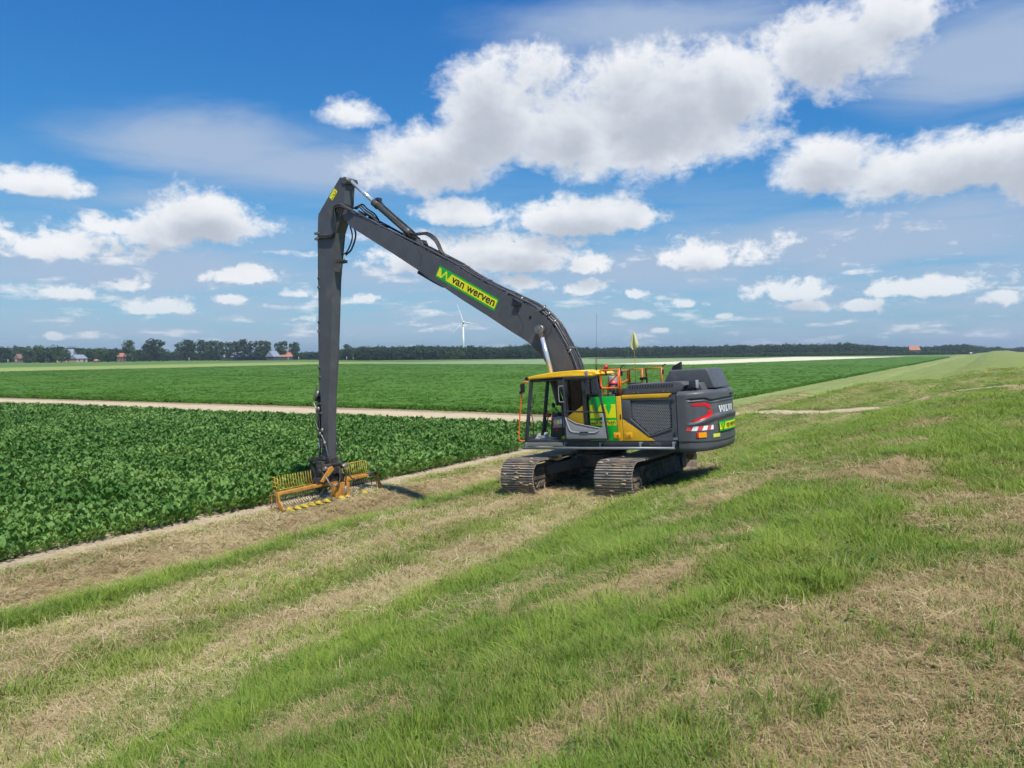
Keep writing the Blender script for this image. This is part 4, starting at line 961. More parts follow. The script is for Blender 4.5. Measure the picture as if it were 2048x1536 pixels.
def cw_patch(nm, poly, m_, off=.006, sub=.05):
    """polygon in (t, z) laid over the skin, cut fine enough to follow it"""
    bm = bmesh.new(); vv = [bm.verts.new((a, b, 0)) for a, b in poly]; bm.faces.new(vv)
    bmesh.ops.triangulate(bm, faces=bm.faces[:])
    for _ in range(3):
        ed = [e for e in bm.edges if e.calc_length() > sub]
        if ed: bmesh.ops.subdivide_edges(bm, edges=ed, cuts=1)
        bmesh.ops.triangulate(bm, faces=bm.faces[:])
    k = MB(); k.add([CWS(v.co.x, v.co.y, off) for v in bm.verts], [], 0); bm.verts.index_update()
    k.f = [[v.index for v in f.verts] for f in bm.faces]; k.m = [0] * len(k.f); k.sm = [True] * len(k.f); bm.free()
    return k.build(nm, m_, cw)
cw_patch('red_chevron', [(.345, 2.180), (.737, 2.190), (.93, 2.10), (.90, 2.035), (.79, 2.06), (.70, 2.118), (.35, 2.126)], M['red'], .008)
cw_patch('red_chevron', [(.79, 2.005), (.95, 1.99), (.97, 1.885), (.365, 1.752), (.345, 1.795), (.74, 1.905)], M['red'], .008)
for i in range(6):
    a = .185 + i * .128; sk = .05
    cw_patch('hazard_stripe', [(a, 1.545), (a + .128, 1.545), (a + .128 + sk, 1.65), (a + sk, 1.65)] if i < 5 else [(a, 1.545), (a + .13, 1.545), (a + .13, 1.65), (a + sk, 1.65)], M['redw'] if i % 2 == 0 else M['white'], .007)
mb = MB()
def lam(t0, t1, z0, z1, th, mi): mb.slab([CWS(t0, z0, 0), CWS(t1, z0, 0), CWS(t1, z1, 0), CWS(t0, z1, 0)], Vector(CWS((t0 + t1) / 2, z0, th)) - Vector(CWS((t0 + t1) / 2, z0, 0)), mi)
lam(.425, .47, 1.385, 1.505, .022, 0); lam(.47, .675, 1.380, 1.50, .024, 1); mb.build('marker_lamp', [M['lever'], M['lamp']], cw)
cw_patch('reflector_plate', [(.925, 1.352), (1.25, 1.345), (1.25, 1.43), (.925, 1.44)], M['plate'], .008)
# company sign on the rear
t0, t1, z0, z1 = 1.19, 2.40, 1.475, 1.705
sg = cw_patch('company_sign', [(t0, z0), (t1, z0), (t1, z1), (t0, z1)], M['green'], .035)
def strip(poly, m_, off, nm): return cw_patch(nm, poly, m_, off)
strip([(t0 + .01, z0 + .035), (t1 - .01, z0 + .035), (t1 - .01, z1 - .035), (t0 + .01, z1 - .035)], M['sign_y'], .040, 'sign_field')
for tri in ([(1.23, z1 - .035), (1.37, z1 - .035), (1.30, z0 + .06)], [(1.38, z1 - .035), (1.52, z1 - .035), (1.45, z0 + .06)], [(1.31, z0 + .035), (1.44, z0 + .035), (1.375, z1 - .07)]):
    strip(tri, M['green'], .045, 'sign_emblem')
mb = MB(); put_flat(mb, text_polys('van werven', .11, .006, .80), lambda a, b: CWS(1.56 + a, z0 + .062 + b, .048)); mb.build('lettering', M['ink'], cw)
# slab-serif maker's name
def sl_V(): return [(0, 1), (.46, 1), (.46, .88), (.38, .88), (.55, .34), (.70, .88), (.62, .88), (.62, 1), (1, 1), (1, .88), (.93, .88), (.62, 0), (.40, 0), (.07, .88), (0, .88)]
def sl_L(): return [(0, 1), (.5, 1), (.5, .88), (.40, .88), (.40, .13), (.62, .13), (.68, .36), (.80, .36), (.80, 0), (0, 0), (0, .12), (.10, .12), (.10, .88), (0, .88)]
def sl_O():
    o_ = [(.45 + .45 * math.cos(a), .5 + .52 * math.sin(a)) for a in np.linspace(0, 2 * math.pi, 20, endpoint=False)]; i_ = [(.45 + .17 * math.cos(a), .5 + .38 * math.sin(a)) for a in np.linspace(0, 2 * math.pi, 20, endpoint=False)]
    return o_, i_
mb = MB(); tx = 1.28; hgt = .16; wl = .225
for ch, adv in zip('VOLVO', (1.0, .98, .84, 1.0, .95)):
    f = lambda p: CWS(tx + p[0] * wl, 1.92 + p[1] * hgt, .012)
    if ch == 'O':
        o_, i_ = sl_O(); mb.add([f(p) for p in o_] + [f(p) for p in i_], [(i, (i + 1) % 20, 20 + (i + 1) % 20, 20 + i) for i in range(20)])
    else:
        pl = sl_V() if ch == 'V' else sl_L(); mb.add([f(p) for p in pl], [tuple(range(len(pl)))])
    tx += adv * wl
mb.build('maker_lettering', M['white'], cw)
for (x, y) in ((-2.98, 1.08), (-3.04, -.86)):
    mb = MB(); mb.tube([(x, y, 2.45), (x, y, 2.56)], .045, 8); mb.box(x - .10, x + .06, y - .085, y + .085, 2.55, 2.72); wl_ = mb.build('work_light', M['dark'], EX, .012)
    mb = MB(); mb.box(x - .125, x - .10, y - .095, y + .095, 2.54, 2.73); mb.build('lens', M['lens'], wl_, .01)
mb = MB(); mb.tube(curve_pts([(-3.02, 1.0, 2.56), (-2.96, .9, 2.52), (-2.95, .8, 2.50)], 4), .01, 5); mb.tube(curve_pts([(-3.05, -.8, 2.56), (-3.0, -.6, 2.52), (-2.98, -.4, 2.49)], 4), .01, 5); mb.build('lamp_cable', M['black'], EX)
mb = MB(); mb.tube(curve_pts([(-3.40, -.35, 2.33), (-3.43, -.32, 2.42), (-3.38, -.30, 2.45)], 4), .012, 6); mb.box(-3.49, -3.42, -.46, -.30, 2.315, 2.345); mb.build('camera_pod', M['black'], cw)

# ---- cab: frame, roof, glazing, interior
CB = MB()
YL, YR = 1.375, .43
def post(p0, p1, wx, wy, mi=0, mbx=None):
    """square post between two points"""
    m_ = mbx or CB; a, b = Vector(p0), Vector(p1)
    vs = [(q.x + sx_ * wx / 2, q.y + sy_ * wy / 2, q.z) for q in (a, b) for sx_, sy_ in ((-1, -1), (1, -1), (1, 1), (-1, 1))]
    m_.add(vs, [(3, 2, 1, 0), (4, 5, 6, 7), (0, 1, 5, 4), (1, 2, 6, 5), (2, 3, 7, 6), (3, 0, 4, 7)], mi)
post((1.535, YL - .03, 1.30), (1.275, YL - .03, 2.93), .085, .07); post((1.535, YR + .03, 1.30), (1.275, YR + .03, 2.93), .085, .07)
post((-.28, YL - .03, 1.30), (-.24, YL - .03, 2.95), .09, .07); post((-.28, YR + .03, 1.30), (-.24, YR + .03, 2.95), .09, .07)
post((.27, YL - .02, 1.30), (.25, YL - .02, 2.95), .06, .05)
CB.box(-.30, 1.58, YR, YL, 1.30, 1.36); CB.box(-.30, 1.30, YL - .07, YL, 2.89, 2.95); CB.box(-.30, 1.30, YR, YR + .07, 2.89, 2.95); CB.box(1.22, 1.30, YR, YL, 2.87, 2.95); CB.box(-.30, -.2, YR, YL, 2.87, 2.95)
CB.box(1.49, 1.57, YR, YL, 1.30, 1.44)
cab = CB.build('cab', M['dark'], EX, .012)
# yellow rear quarter with slanted window line
mb = MB(); mb.prism([(.24, 1.36), (.24, 1.96), (-.25, 2.26), (-.30, 2.28), (-.30, 1.36)], YL - .05, YL - .015); mb.build('quarter_panel', M['yellow'], cab, .006)
mb = MB(); mb.add([(x, YL - .03, z) for x, z in ((.24, 1.97), (.24, 2.90), (-.24, 2.90), (-.25, 2.27))], [(0, 1, 2, 3)]); mb.build('quarter_window', M['tglass'], cab)
mb = MB(); mb.box(-.26, -.255, YR + .06, YL - .06, 1.9, 2.88); mb.build('cab_window', M['tglass'], cab)
mb = MB(); mb.box(-.29, -.26, YR + .02, YL - .06, 1.36, 1.9); mb.build('cab_wall', M['dark'], cab)
mb = MB(); mb.add([(1.525, YR + .06, 1.44), (1.525, YL - .06, 1.44), (1.29, YL - .06, 2.88), (1.29, YR + .06, 2.88)], [(0, 1, 2, 3)]); mb.build('windscreen', M['glass'], cab)
mb = MB(); mb.add([(1.49, YR + .01, 1.40), (-.24, YR + .01, 1.40), (-.22, YR + .01, 2.88), (1.26, YR + .01, 2.88)], [(0, 1, 2, 3)]); mb.build('side_window', M['glass'], cab)
# roof
ro = [(1.36, 3.015), (1.325, 2.945), (.82, 2.965), (.14, 2.975), (-.60, 2.945), (-.70, 3.0), (-.60, 3.075), (-.04, 3.125), (.64, 3.105), (1.1, 3.055)]
rf = MB().prism(ro, .40, 1.405).build('roof', M['roofy'], cab, .03, 3)
mb = MB(); mb.prism([(.6, 2.99), (-.55, 2.965), (-.50, 3.0), (.15, 3.045)], 1.40, 1.425); mb.build('roof_side_scoop', M['roofy'], cab, .01)
mb = MB(); mb.box(-.42, -.34, 1.30, 1.43, 2.95, 3.09); mb.build('roof_bracket', M['inner'], cab, .012)
mb = MB(); mb.box(1.33, 1.43, .45, 1.40, 2.95, 3.0); mb.tube([(1.40, 1.32, 2.97), (1.46, 1.32, 2.99)], .05, 10); mb.tube([(1.40, .55, 2.97), (1.46, .55, 2.99)], .05, 10); mb.build('visor_lights', M['black'], cab, .008)
# interior
mb = MB(); mb.box(-.05, .45, .66, 1.14, 1.62, 1.76); mb.box(-.16, .0, .66, 1.14, 1.70, 2.42); mb.box(-.16, -.04, .76, 1.04, 2.42, 2.68); mb.box(0, .40, .74, 1.06, 1.36, 1.62); mb.build('seat', M['seat'], cab, .05, 3)
mb = MB(); mb.prism([(.80, 1.66), (.76, 1.92), (.60, 1.96), (.22, 1.86), (.22, 1.66)], 1.06, 1.20); mb.build('control_console', M['console'], cab, .02)
mb = MB(); mb.prism([(.78, 1.38), (.98, 1.40), (.92, 2.0), (.74, 2.06), (.70, 1.7), (.45, 1.66), (.45, 1.38)], .62, .98); mb.build('console_base', M['dark'], cab, .02)
mb = MB(); mb.box(.58, .64, 1.201, 1.206, 1.76, 1.86, 0); mb.box(.50, .575, 1.201, 1.206, 1.76, 1.88, 1); mb.build('console_label', [M['sign_y'], M['white']], cab)
mb = MB(); mb.tube([(.80, 1.16, 1.93), (.80, 1.16, 1.85), (.74, 1.18, 1.72), (.66, 1.18, 1.58)], [.045, .04, .026, .022], 8); mb.build('safety_lever', M['lever'], cab)
mb = MB(); mb.tube([(1.12, .92, 1.97), (1.0, .92, 1.97)], .05, 10); mb.build('red_knob', M['lever'], cab)
mb = MB(); mb.tube(curve_pts([(1.2, .92, 1.40), (1.14, .92, 1.7), (1.06, .92, 1.96)], 4), .018, 6); mb.tube(curve_pts([(1.1, .75, 1.40), (1.06, .75, 1.8), (1.0, .75, 2.06)], 4), .02, 6); mb.tube(curve_pts([(.62, 1.0, 1.95), (.72, 1.0, 2.08), (.82, 1.0, 2.18)], 4), .016, 6); mb.ball((.85, 1.0, 2.24), (.05, .045, .07)); mb.build('control_levers', M['black'], cab)
mb = MB(); mb.box(.68, .84, .54, .68, 2.20, 2.36); mb.tube([(.78, .6, 2.22), (.74, .6, 2.05), (.66, .6, 1.95)], .015, 6); mb.build('monitor', M['black'], cab, .01)
mb = MB(); mb.box(1.18, 1.30, .98, 1.10, 1.365, 1.44, M=None); mb.slab([(1.40, 1.12, 1.37), (1.24, 1.12, 1.37), (1.28, 1.02, 1.50), (1.36, 1.02, 1.50)], (0, -.02, .01)); mb.slab([(1.15, 1.1, 1.38), (1.0, 1.1, 1.38), (1.08, 1.0, 1.52), (1.18, 1.0, 1.52)], (0, -.02, .01)); mb.build('pedals', M['inner'], cab, .006)
mb = MB(); mb.tube([(.52, 1.22, 1.405), (.40, 1.22, 1.405)], .045, 10); mb.tube([(.40, 1.22, 1.40), (.30, 1.22, 1.40)], .03, 8, 1); mb.build('spray_can', [M['sign_y'], M['white']], cab)
mb = MB(); mb.tube(curve_pts([(1.32, 1.30, 2.46), (1.29, 1.29, 2.42), (1.31, 1.29, 2.25), (1.35, 1.30, 2.2)], 5), .012, 6); mb.tube(curve_pts([(1.44, 1.31, 2.05), (1.36, 1.28, 1.98), (1.33, 1.27, 1.7), (1.36, 1.27, 1.45)], 5), .010, 6)
mb.tube([(.44, 1.33, 2.16), (.42, 1.33, 1.95), (.46, 1.33, 1.42)], .014, 6); mb.build('grab_handle', M['black'], cab)
# open door latched back along the side
YD = 1.475
dr = MB()
def dpost(a, b, w_=.05): 
    a2, b2 = Vector((a[0], YD, a[1])), Vector((b[0], YD, b[1])); t = (b2 - a2).normalized(); n = Vector((t.z, 0, -t.x)) * w_ / 2
    dr.slab([a2 - n, a2 + n, b2 + n, b2 - n], (0, .04, 0))
dpost((.25, 2.95), (.25, 1.37), .06); dpost((.27, 2.94), (-.69, 2.92), .055); dpost((-.66, 2.94), (-.84, 2.03), .055); dpost((-.84, 2.05), (-.915, 1.37), .055); dpost((.26, 1.385), (-.92, 1.385), .05); dpost((.24, 2.10), (-.84, 2.04), .04)
door = dr.build('door', M['dark'], EX, .006, label='open cab door with grey inner panel, latched back along the side')
mb = MB(); mb.prism([(.235, 1.945), (-.06, 1.79), (-.42, 1.715), (-.74, 1.655), (-.80, 1.72), (-.72, 2.01), (-.82, 2.01), (-.885, 1.40), (.235, 1.40)], YD + .005, YD + .05); mb.build('door_panel', M['inner'], door, .012)
mb = MB(); mb.tube(curve_pts([(.23, YD + .05, 1.93), (.14, YD + .055, 1.66), (.06, YD + .055, 1.58), (-.1, YD + .055, 1.56), (-.55, YD + .055, 1.55), (-.68, YD + .055, 1.60), (-.70, YD + .052, 1.64)], 4), .014, 6); mb.tube([(.235, YD + .05, 1.945), (-.06, YD + .053, 1.79), (-.42, YD + .053, 1.715), (-.74, YD + .05, 1.655)], .010, 6)
mb.build('trim_line', M['trim'], door)
mb = MB(); mb.box(-.40, -.16, YD + .05, YD + .075, 1.545, 1.575); mb.box(-.80, -.74, YD + .05, YD + .07, 1.87, 1.93); mb.build('door_pull', M['black'], door, .008)
mb = MB(); mb.add([(x, YD + .02, z) for x, z in ((.22, 2.12), (.22, 2.92), (-.65, 2.90), (-.81, 2.07))], [(0, 1, 2, 3)]); mb.build('door_pane', M['glass'], door)
mb = MB(); mb.add([(x, YD + .02, z) for x, z in ((.22, 2.08), (-.81, 2.03), (-.78, 1.80), (-.42, 1.73), (-.06, 1.80), (.22, 1.95))], [(0, 1, 2, 3, 4, 5)]); mb.build('door_pane', M['glass'], door)
mb = MB(); mb.tube(curve_pts([(.24, YD + .03, 2.74), (.36, YD + .04, 2.74), (.39, YD + .04, 2.70), (.39, YD + .04, 2.40), (.36, YD + .04, 2.34), (.24, YD + .03, 2.34)], 4), .012, 6); mb.build('door_handle', M['inner'], door)
# mirror, orange bar
mb = MB(); mb.tube(curve_pts([(1.30, 1.46, 2.88), (1.42, 1.50, 2.89), (1.47, 1.50, 2.74), (1.58, 1.50, 2.13), (1.655, 1.50, 1.45), (1.63, 1.49, 1.36), (1.52, 1.46, 1.34)], 5), .018, 8); mb.build('mirror_bar', M['orange'], EX)
mb = MB(); mb.box(1.42, 1.50, 1.46, 1.56, 2.62, 2.86); mb.box(1.50, 1.53, 1.50, 1.57, 2.58, 2.66); mb.tube([(1.46, 1.50, 2.80), (1.56, 1.50, 2.79)], .012, 6); mb.build('mirror', M['black'], EX, .015)
mb = MB(); mb.tube(curve_pts([(1.70, -1.05, 1.70), (1.75, -1.05, 1.55), (1.72, -1.05, 1.38), (1.60, -1.05, 1.32)], 5), .018, 6); mb.tube([(1.78, -1.12, 1.62), (1.66, -1.12, 1.36)], .02, 6); mb.build('grab_bracket', M['rail'], EX)
# beacon, antenna, flag
mb = MB(); mb.tube([(-.70, .95, 3.08), (-.70, .95, 3.13)], .055, 12); mb.build('beacon_base', M['black'], EX); mb = MB(); mb.tube([(-.70, .95, 3.13), (-.70, .95, 3.165), (-.70, .95, 3.20), (-.70, .95, 3.21)], [.06, .06, .055, .03], 14); mb.build('beacon', M['lever'], EX)
MB().tube([(-.70, .95, 2.95), (-.70, .95, 3.09)], .018, 6).build('beacon_stem', M['black'], EX)
mb = MB(); mb.tube([(-.41, .9, 3.05), (-.41, .9, 3.14), (-.41, .9, 3.18), (-.50, .9, 4.55)], [.018, .014, .0045, .003], 5); mb.tube([(-.33, .7, 3.10), (-.35, .7, 3.45)], .005, 5); mb.tube([(-.28, .7, 3.10), (-.30, .7, 3.40)], .005, 5); mb.build('antenna', M['black'], EX)
MB().tube([(-.66, -1.0, 2.44), (-.68, -1.0, 3.40), (-.675, -1.0, 4.05)], [.009, .007, .005], 6).build('flag_pole', M['bar'], EX)
FP = curve_pts([(-.66, -1.0, 4.10), (-.66, -1.0, 3.60)], 1); mb = MB(); vs = []
pr = [(4.10, .01, .0), (4.0, .05, .03), (3.88, .09, .055), (3.78, .12, .075), (3.70, .13, .085), (3.63, .07, .05), (3.58, .0, .0)]
for (z, a, b) in pr:
    for j in range(8):
        t = j / 7; x = -.675 + (a * 1.0) * (t * 2 - 1) + .012 * math.sin(t * 9 + z * 9); vs.append((x, -1.0 + .05 * math.sin(t * 11 + z * 3) * min(1, a * 10), z - .05 * abs(t - .5) * a * 6))
mb.add(vs, [(i * 8 + j, i * 8 + j + 1, (i + 1) * 8 + j + 1, (i + 1) * 8 + j) for i in range(len(pr) - 1) for j in range(7)], 0, True)
mb.build('flag', M['flag'], EX, label='small pale yellow flag hanging on a thin pole')
# ------------------------------------------------------------------ boom
BT = [(8.92, 9.02), (8.28, 8.63), (7.20, 8.03), (6.19, 7.48), (5.23, 6.94), (4.33, 6.45), (3.87, 6.13), (3.19, 5.72), (2.37, 5.25), (1.85, 4.99), (1.56, 4.80), (1.21, 4.47), (.96, 4.07), (.78, 3.72), (.64, 3.41), (.56, 3.13), (.42, 2.6), (.36, 2.05)]
BB = [(9.02, 8.78), (8.44, 8.22), (7.53, 7.64), (6.66, 7.09), (5.72, 6.47), (5.27, 6.13), (4.82, 5.87), (4.10, 5.38), (3.25, 4.84), (2.44, 4.30), (1.99, 4.02), (1.81, 3.86), (1.56, 3.62), (1.46, 3.45), (1.28, 3.13), (1.02, 2.6), (.80, 2.05)]
def wide(x): return float(np.interp(x, [.3, 3.0, 6.5, 8.2, 9.0], [.27, .26, .24, .20, .13]))
def loft_sides(top, bot, wid, mi=0, inset=.02, lip=.022):
    """box girder: side plates stand proud of the top and bottom plates"""
    k = MB(); n = 60
    def res(L):
        P = [Vector((p[0], 0, p[1])) for p in L]; d_ = [0]
        for a, b in zip(P[:-1], P[1:]): d_.append(d_[-1] + (b - a).length)
        return [(np.interp(t, np.array(d_) / d_[-1], [p.x for p in P]), np.interp(t, np.array(d_) / d_[-1], [p.z for p in P])) for t in np.linspace(0, 1, n)]
    T, B = res(top), res(bot)
    for sg_ in (-1, 1):
        vs = []
        for (tx_, tz_), (bx_, bz_) in zip(T, B):
            w_ = wid((tx_ + bx_) / 2)
            vs += [(tx_, sg_ * w_, tz_), (bx_, sg_ * w_, bz_), (bx_, sg_ * (w_ - inset), bz_), (tx_, sg_ * (w_ - inset), tz_)]
        fs = []
        for i in range(n - 1):
            for a in range(4):
                b_ = (a + 1) % 4; f = (i * 4 + a, i * 4 + b_, (i + 1) * 4 + b_, (i + 1) * 4 + a); fs.append(f if sg_ < 0 else f[::-1])
        k.add(vs, fs, mi, False)
    vs = []; fs = []
    for (tx_, tz_), (bx_, bz_) in zip(T, B):
        w_ = wid((tx_ + bx_) / 2) - inset * .5; dv = Vector((bx_ - tx_, bz_ - tz_)).normalized() * lip
        vs += [(tx_ + dv.x, -w_, tz_ + dv.y), (tx_ + dv.x, w_, tz_ + dv.y), (bx_ - dv.x, w_, bz_ - dv.y), (bx_ - dv.x, -w_, bz_ - dv.y)]
    for i in range(n - 1): fs += [(i * 4, i * 4 + 1, (i + 1) * 4 + 1, (i + 1) * 4), (i * 4 + 2, i * 4 + 3, (i + 1) * 4 + 3, (i + 1) * 4 + 2)]
    fs += [(0, 1, 2, 3), tuple((n - 1) * 4 + j for j in (3, 2, 1, 0))]
    k.add(vs, fs, mi, False); return k
boom = loft_sides(BT, BB, wide).build('boom', M['grey'], EX)
mb = MB()                                                    # weld seams on the side
for pts in ([(2.36, 5.22), (2.30, 5.0), (2.12, 4.62), (2.08, 4.42), (2.20, 4.18)], [(1.62, 3.70), (1.40, 4.0), (1.20, 4.25), (1.18, 4.42)], [(5.66, 7.15), (5.55, 6.9), (5.60, 6.62)]):
    mb.tube(curve_pts([(x, wide(x) + .001, z) for x, z in pts], 5), .007, 5)
mb.build('weld_seam', M['dark'], boom)
def boom_sign(poly, y, nm, m_, par): 
    return MB().prism(poly, y, y + .003).build(nm, m_, par)
SG = [Vector((4.87, 6.50)), Vector((5.065, 6.19)), Vector((3.02, 4.965)), Vector((2.83, 5.28))]   # tl, bl, br, tr
def sgp(a, b): 
    """a along the sign from the left, b up"""
    top = SG[0] + (SG[3] - SG[0]) * a; bot = SG[1] + (SG[2] - SG[1]) * a; q = bot + (top - bot) * b; return (q.x, q.y)
def sgy(x): return wide(x)
mb = MB()
def sheet_on(mbx, poly, off, mi=0): mbx.add([(x, wide(x) + off, z) for x, z in (sgp(*p) for p in poly)], [tuple(range(len(poly)))], mi)
grid_ = [(a, 0) for a in np.linspace(0, 1, 9)] + [(a, 1) for a in np.linspace(1, 0, 9)]
sheet_on(mb, grid_, .004); bsg = mb.build('company_sign', M['green'], boom, label='green and yellow company sign on the boom side')
mb = MB(); sheet_on(mb, [(a, .15) for a in np.linspace(.012, .988, 9)] + [(a, .85) for a in np.linspace(.988, .012, 9)], .0065); mb.build('sign_field', M['sign_y'], bsg)
mb = MB()
for tri in ([(.045, .86), (.125, .86), (.085, .30)], [(.145, .86), (.225, .86), (.185, .30)], [(.095, .14), (.175, .14), (.135, .66)]): sheet_on(mb, tri, .009)
mb.build('sign_emblem', M['green'], bsg)
mb = MB()
def on_sign(a, b):
    x, z = sgp(.255 + a * .71, .26 + b * .46); return (x, wide(x) + .0095, z)
Vt, Ft = text_polys('van werven', 1.0, .016, 1.0); put_flat(mb, (Vt, Ft), on_sign); mb.build('lettering', M['ink'], bsg)
# pipes along the back of the boom
def along(Ltop, t): 
    P = [Vector((p[0], 0, p[1])) for p in Ltop]; d_ = [0]
    for a, b in zip(P[:-1], P[1:]): d_.append(d_[-1] + (b - a).length)
    d_ = np.array(d_) / d_[-1]; x = np.interp(t, d_, [p.x for p in P]); z = np.interp(t, d_, [p.z for p in P]); e = .01
    dx = np.interp(min(1, t + e), d_, [p.x for p in P]) - np.interp(max(0, t - e), d_, [p.x for p in P]); dz_ = np.interp(min(1, t + e), d_, [p.z for p in P]) - np.interp(max(0, t - e), d_, [p.z for p in P])
    n = Vector((-dz_, 0, dx)).normalized(); 
    if n.z < 0 and abs(n.z) > .05: n = -n
    return Vector((x, 0, z)), n
for k_i, yy in enumerate((.20, .13, .06, -.03, -.11, -.19)):
    t_end = (.04, .30, .33, .33, .10, .05)[k_i]
    pts = []
    for t in np.linspace(t_end, .99, 50):
        p, n = along(BT, t); nn = n if (n.x < .2) else -n
        pts.append(p + nn * (.055 + .018 * (k_i % 2) + (.02 if .62 < t < .8 else 0) + .012 * math.sin(t * 23 + k_i)) + Vector((0, yy, 0)))
    MB().tube(pts, .030 if k_i % 2 == 0 else .024, 7).build('hydraulic_pipe', M['pipe'] if k_i in (0, 2, 5) else M['rubh'], boom)
for t in (.08, .17, .26, .36, .47, .55, .63, .68, .73, .78, .85, .92):
    p, n = along(BT, t); nn = n if (n.x < .2) else -n; q = p + nn * .05
    Mx = Matrix.Translation(q) @ nn.to_track_quat('Z', 'Y').to_matrix().to_4x4()
    mb = MB(); mb.box(-.03, .03, -.03, .03, -.05, .06); 
    ax = Mx.to_3x3()
    mb = MB(); tg = nn.cross(Vector((0, 1, 0)))
    cs_ = [q + tg * sx_ * .035 + Vector((0, sy_ * (.23 if t > .3 else .21), 0)) + nn * sz for sz in (-.04, .045) for sy_ in (-1, 1) for sx_ in (-1, 1)]
    mb.add(cs_, [(0, 2, 3, 1), (4, 5, 7, 6), (0, 1, 5, 4), (2, 6, 7, 3), (0, 4, 6, 2), (1, 3, 7, 5)]); mb.build('pipe_clamp', M['steel'] if t in (.63, .73) else M['grey'], boom)
for (x0, z0) in ((1.45, 4.86), (1.30, 4.68), (1.14, 4.45), (2.15, 5.18), (.72, 3.62)):
    mb = MB(); mb.tube([(x0, .23, z0), (x0 - .05, .20, z0 + .06), (x0 - .02, .10, z0 + .10)], .032, 7); mb.build('hose_fitting', M['steel'], boom)
mb = MB(); mb.box(2.10, 2.30, .25, .34, 5.02, 5.12); mb.tube([(2.36, .28, 5.24), (2.16, .30, 5.12)], .03, 6); mb.build('boom_lamp', M['black'], boom, .02)
mb = MB(); mb.tube([(1.83, .262, 4.68), (1.83, .275, 4.68)], .045, 12); mb.build('port_cover', M['black'], boom)
mb = MB(); mb.prism([(5.76, 6.46), (5.16, 6.08), (4.90, 5.90), (4.86, 5.84), (5.20, 6.02), (5.80, 6.38)], -.15, .20); mb.build('boom_bracket', M['black'], boom, .012)
mb = MB(); mb.tube([(1.50, .25, 4.31), (1.50, .46, 4.31)], .115, 16); mb.tube([(1.50, .46, 4.31), (1.50, .49, 4.31)], .075, 12); mb.tube([(1.50, -.25, 4.31), (1.50, -.46, 4.31)], .115, 16); mb.build('cylinder_pin', M['steel'], boom)
for sg_ in (1, -1):
    y = .40 * sg_; a, b = Vector((1.47, y, 4.30)), Vector((.98, y, 2.22)); mid = a + (b - a) * .66
    mb = MB(); mb.tube([a + (b - a) * .07, mid], .062, 14); c1_ = mb.build('boom_cylinder', M['chrome'], EX, label='chrome rod of the boom lifting cylinder')
    mb = MB(); mb.tube([a + Vector((0, -.07, 0)), a + Vector((0, .07, 0))], .13, 16); mb.tube([a, a + (b - a) * .10], .075, 12); mb.build('rod_eye', M['steel'], c1_)
    mb = MB(); mb.tube([mid, b], .10, 16); mb.tube([mid - (b - a) * .01, mid + (b - a) * .03], .115, 16); mb.build('barrel', M['grey'], c1_)
# arm cylinder above the boom
A0, A1 = Vector((8.47, 0, 9.72)), Vector((5.70, 0, 7.28)); dv = (A1 - A0)
mb = MB(); mb.tube([A0, A0 + dv * .36], .066, 14); ac = mb.build('arm_cylinder', M['chrome'], EX, label='chrome rod and grey barrel of the arm cylinder above the boom')
mb = MB(); mb.tube([A0 + dv * .338, A0 + dv * .34, A0 + dv * .40, A0 + dv * .402, A0 + dv * .95], [.06, .135, .135, .105, .105], 16); mb.tube([A0 + dv * .78, A0 + dv * .84], .118, 16); mb.build('barrel', M['grey'], ac)
up_ = Vector((-dv.z, 0, dv.x)).normalized(); up_ = up_ if up_.z > 0 else -up_
mb = MB(); mb.tube([A0 + dv * .37 + up_ * .13, A0 + dv * .41 + up_ * .16, A0 + dv * .46 + up_ * .13, A0 + dv * .9 + up_ * .13], .022, 6); mb.tube([A0 + dv * .42 + Vector((0, .13, 0)), A0 + dv * .9 + Vector((0, .13, 0))], .02, 6); mb.box(-.06, .06, -.09, .09, -.04, .06, M=Matrix.Translation(A0 + dv * .375 + up_ * .15)); mb.build('cylinder_pipe', M['rubh'], ac)
mb = MB(); mb.prism([(5.95, 7.20), (5.78, 7.45), (5.62, 7.40), (5.45, 7.02), (5.95, 7.28)], .10, .15); mb.prism([(5.95, 7.20), (5.78, 7.45), (5.62, 7.40), (5.45, 7.02), (5.95, 7.28)], -.15, -.10); mb.tube([(5.72, -.19, 7.31), (5.72, .19, 7.31)], .06, 12); mb.build('cylinder_bracket', M['grey'], boom, .008)
for k_i in range(3):
    o_ = .03 * k_i
    mb = MB(); mb.tube(curve_pts([(6.05, .12 - o_ * 2, 7.66), (5.72, .14 - o_ * 2, 7.56 + o_), (5.40, .14 - o_ * 2, 7.52 + o_), (5.10, .13 - o_ * 2, 7.28 + o_), (4.92, .12 - o_ * 2, 6.95), (4.70, .12 - o_ * 2, 6.74)], 6), .027, 7); mb.build('hydraulic_hose', M['rubh'], boom)
for k_i in range(3):
    mb = MB(); mb.tube(curve_pts([(8.35, -.05 + .08 * k_i, 8.80), (8.10, -.05 + .08 * k_i, 8.92 - .05 * k_i), (7.85, -.03 + .07 * k_i, 8.72 - .06 * k_i), (7.55, -.03 + .07 * k_i, 8.50 - .05 * k_i), (7.35, -.03 + .07 * k_i, 8.20)], 6), .026, 7); mb.build('hydraulic_hose', M['rubh'], boom)
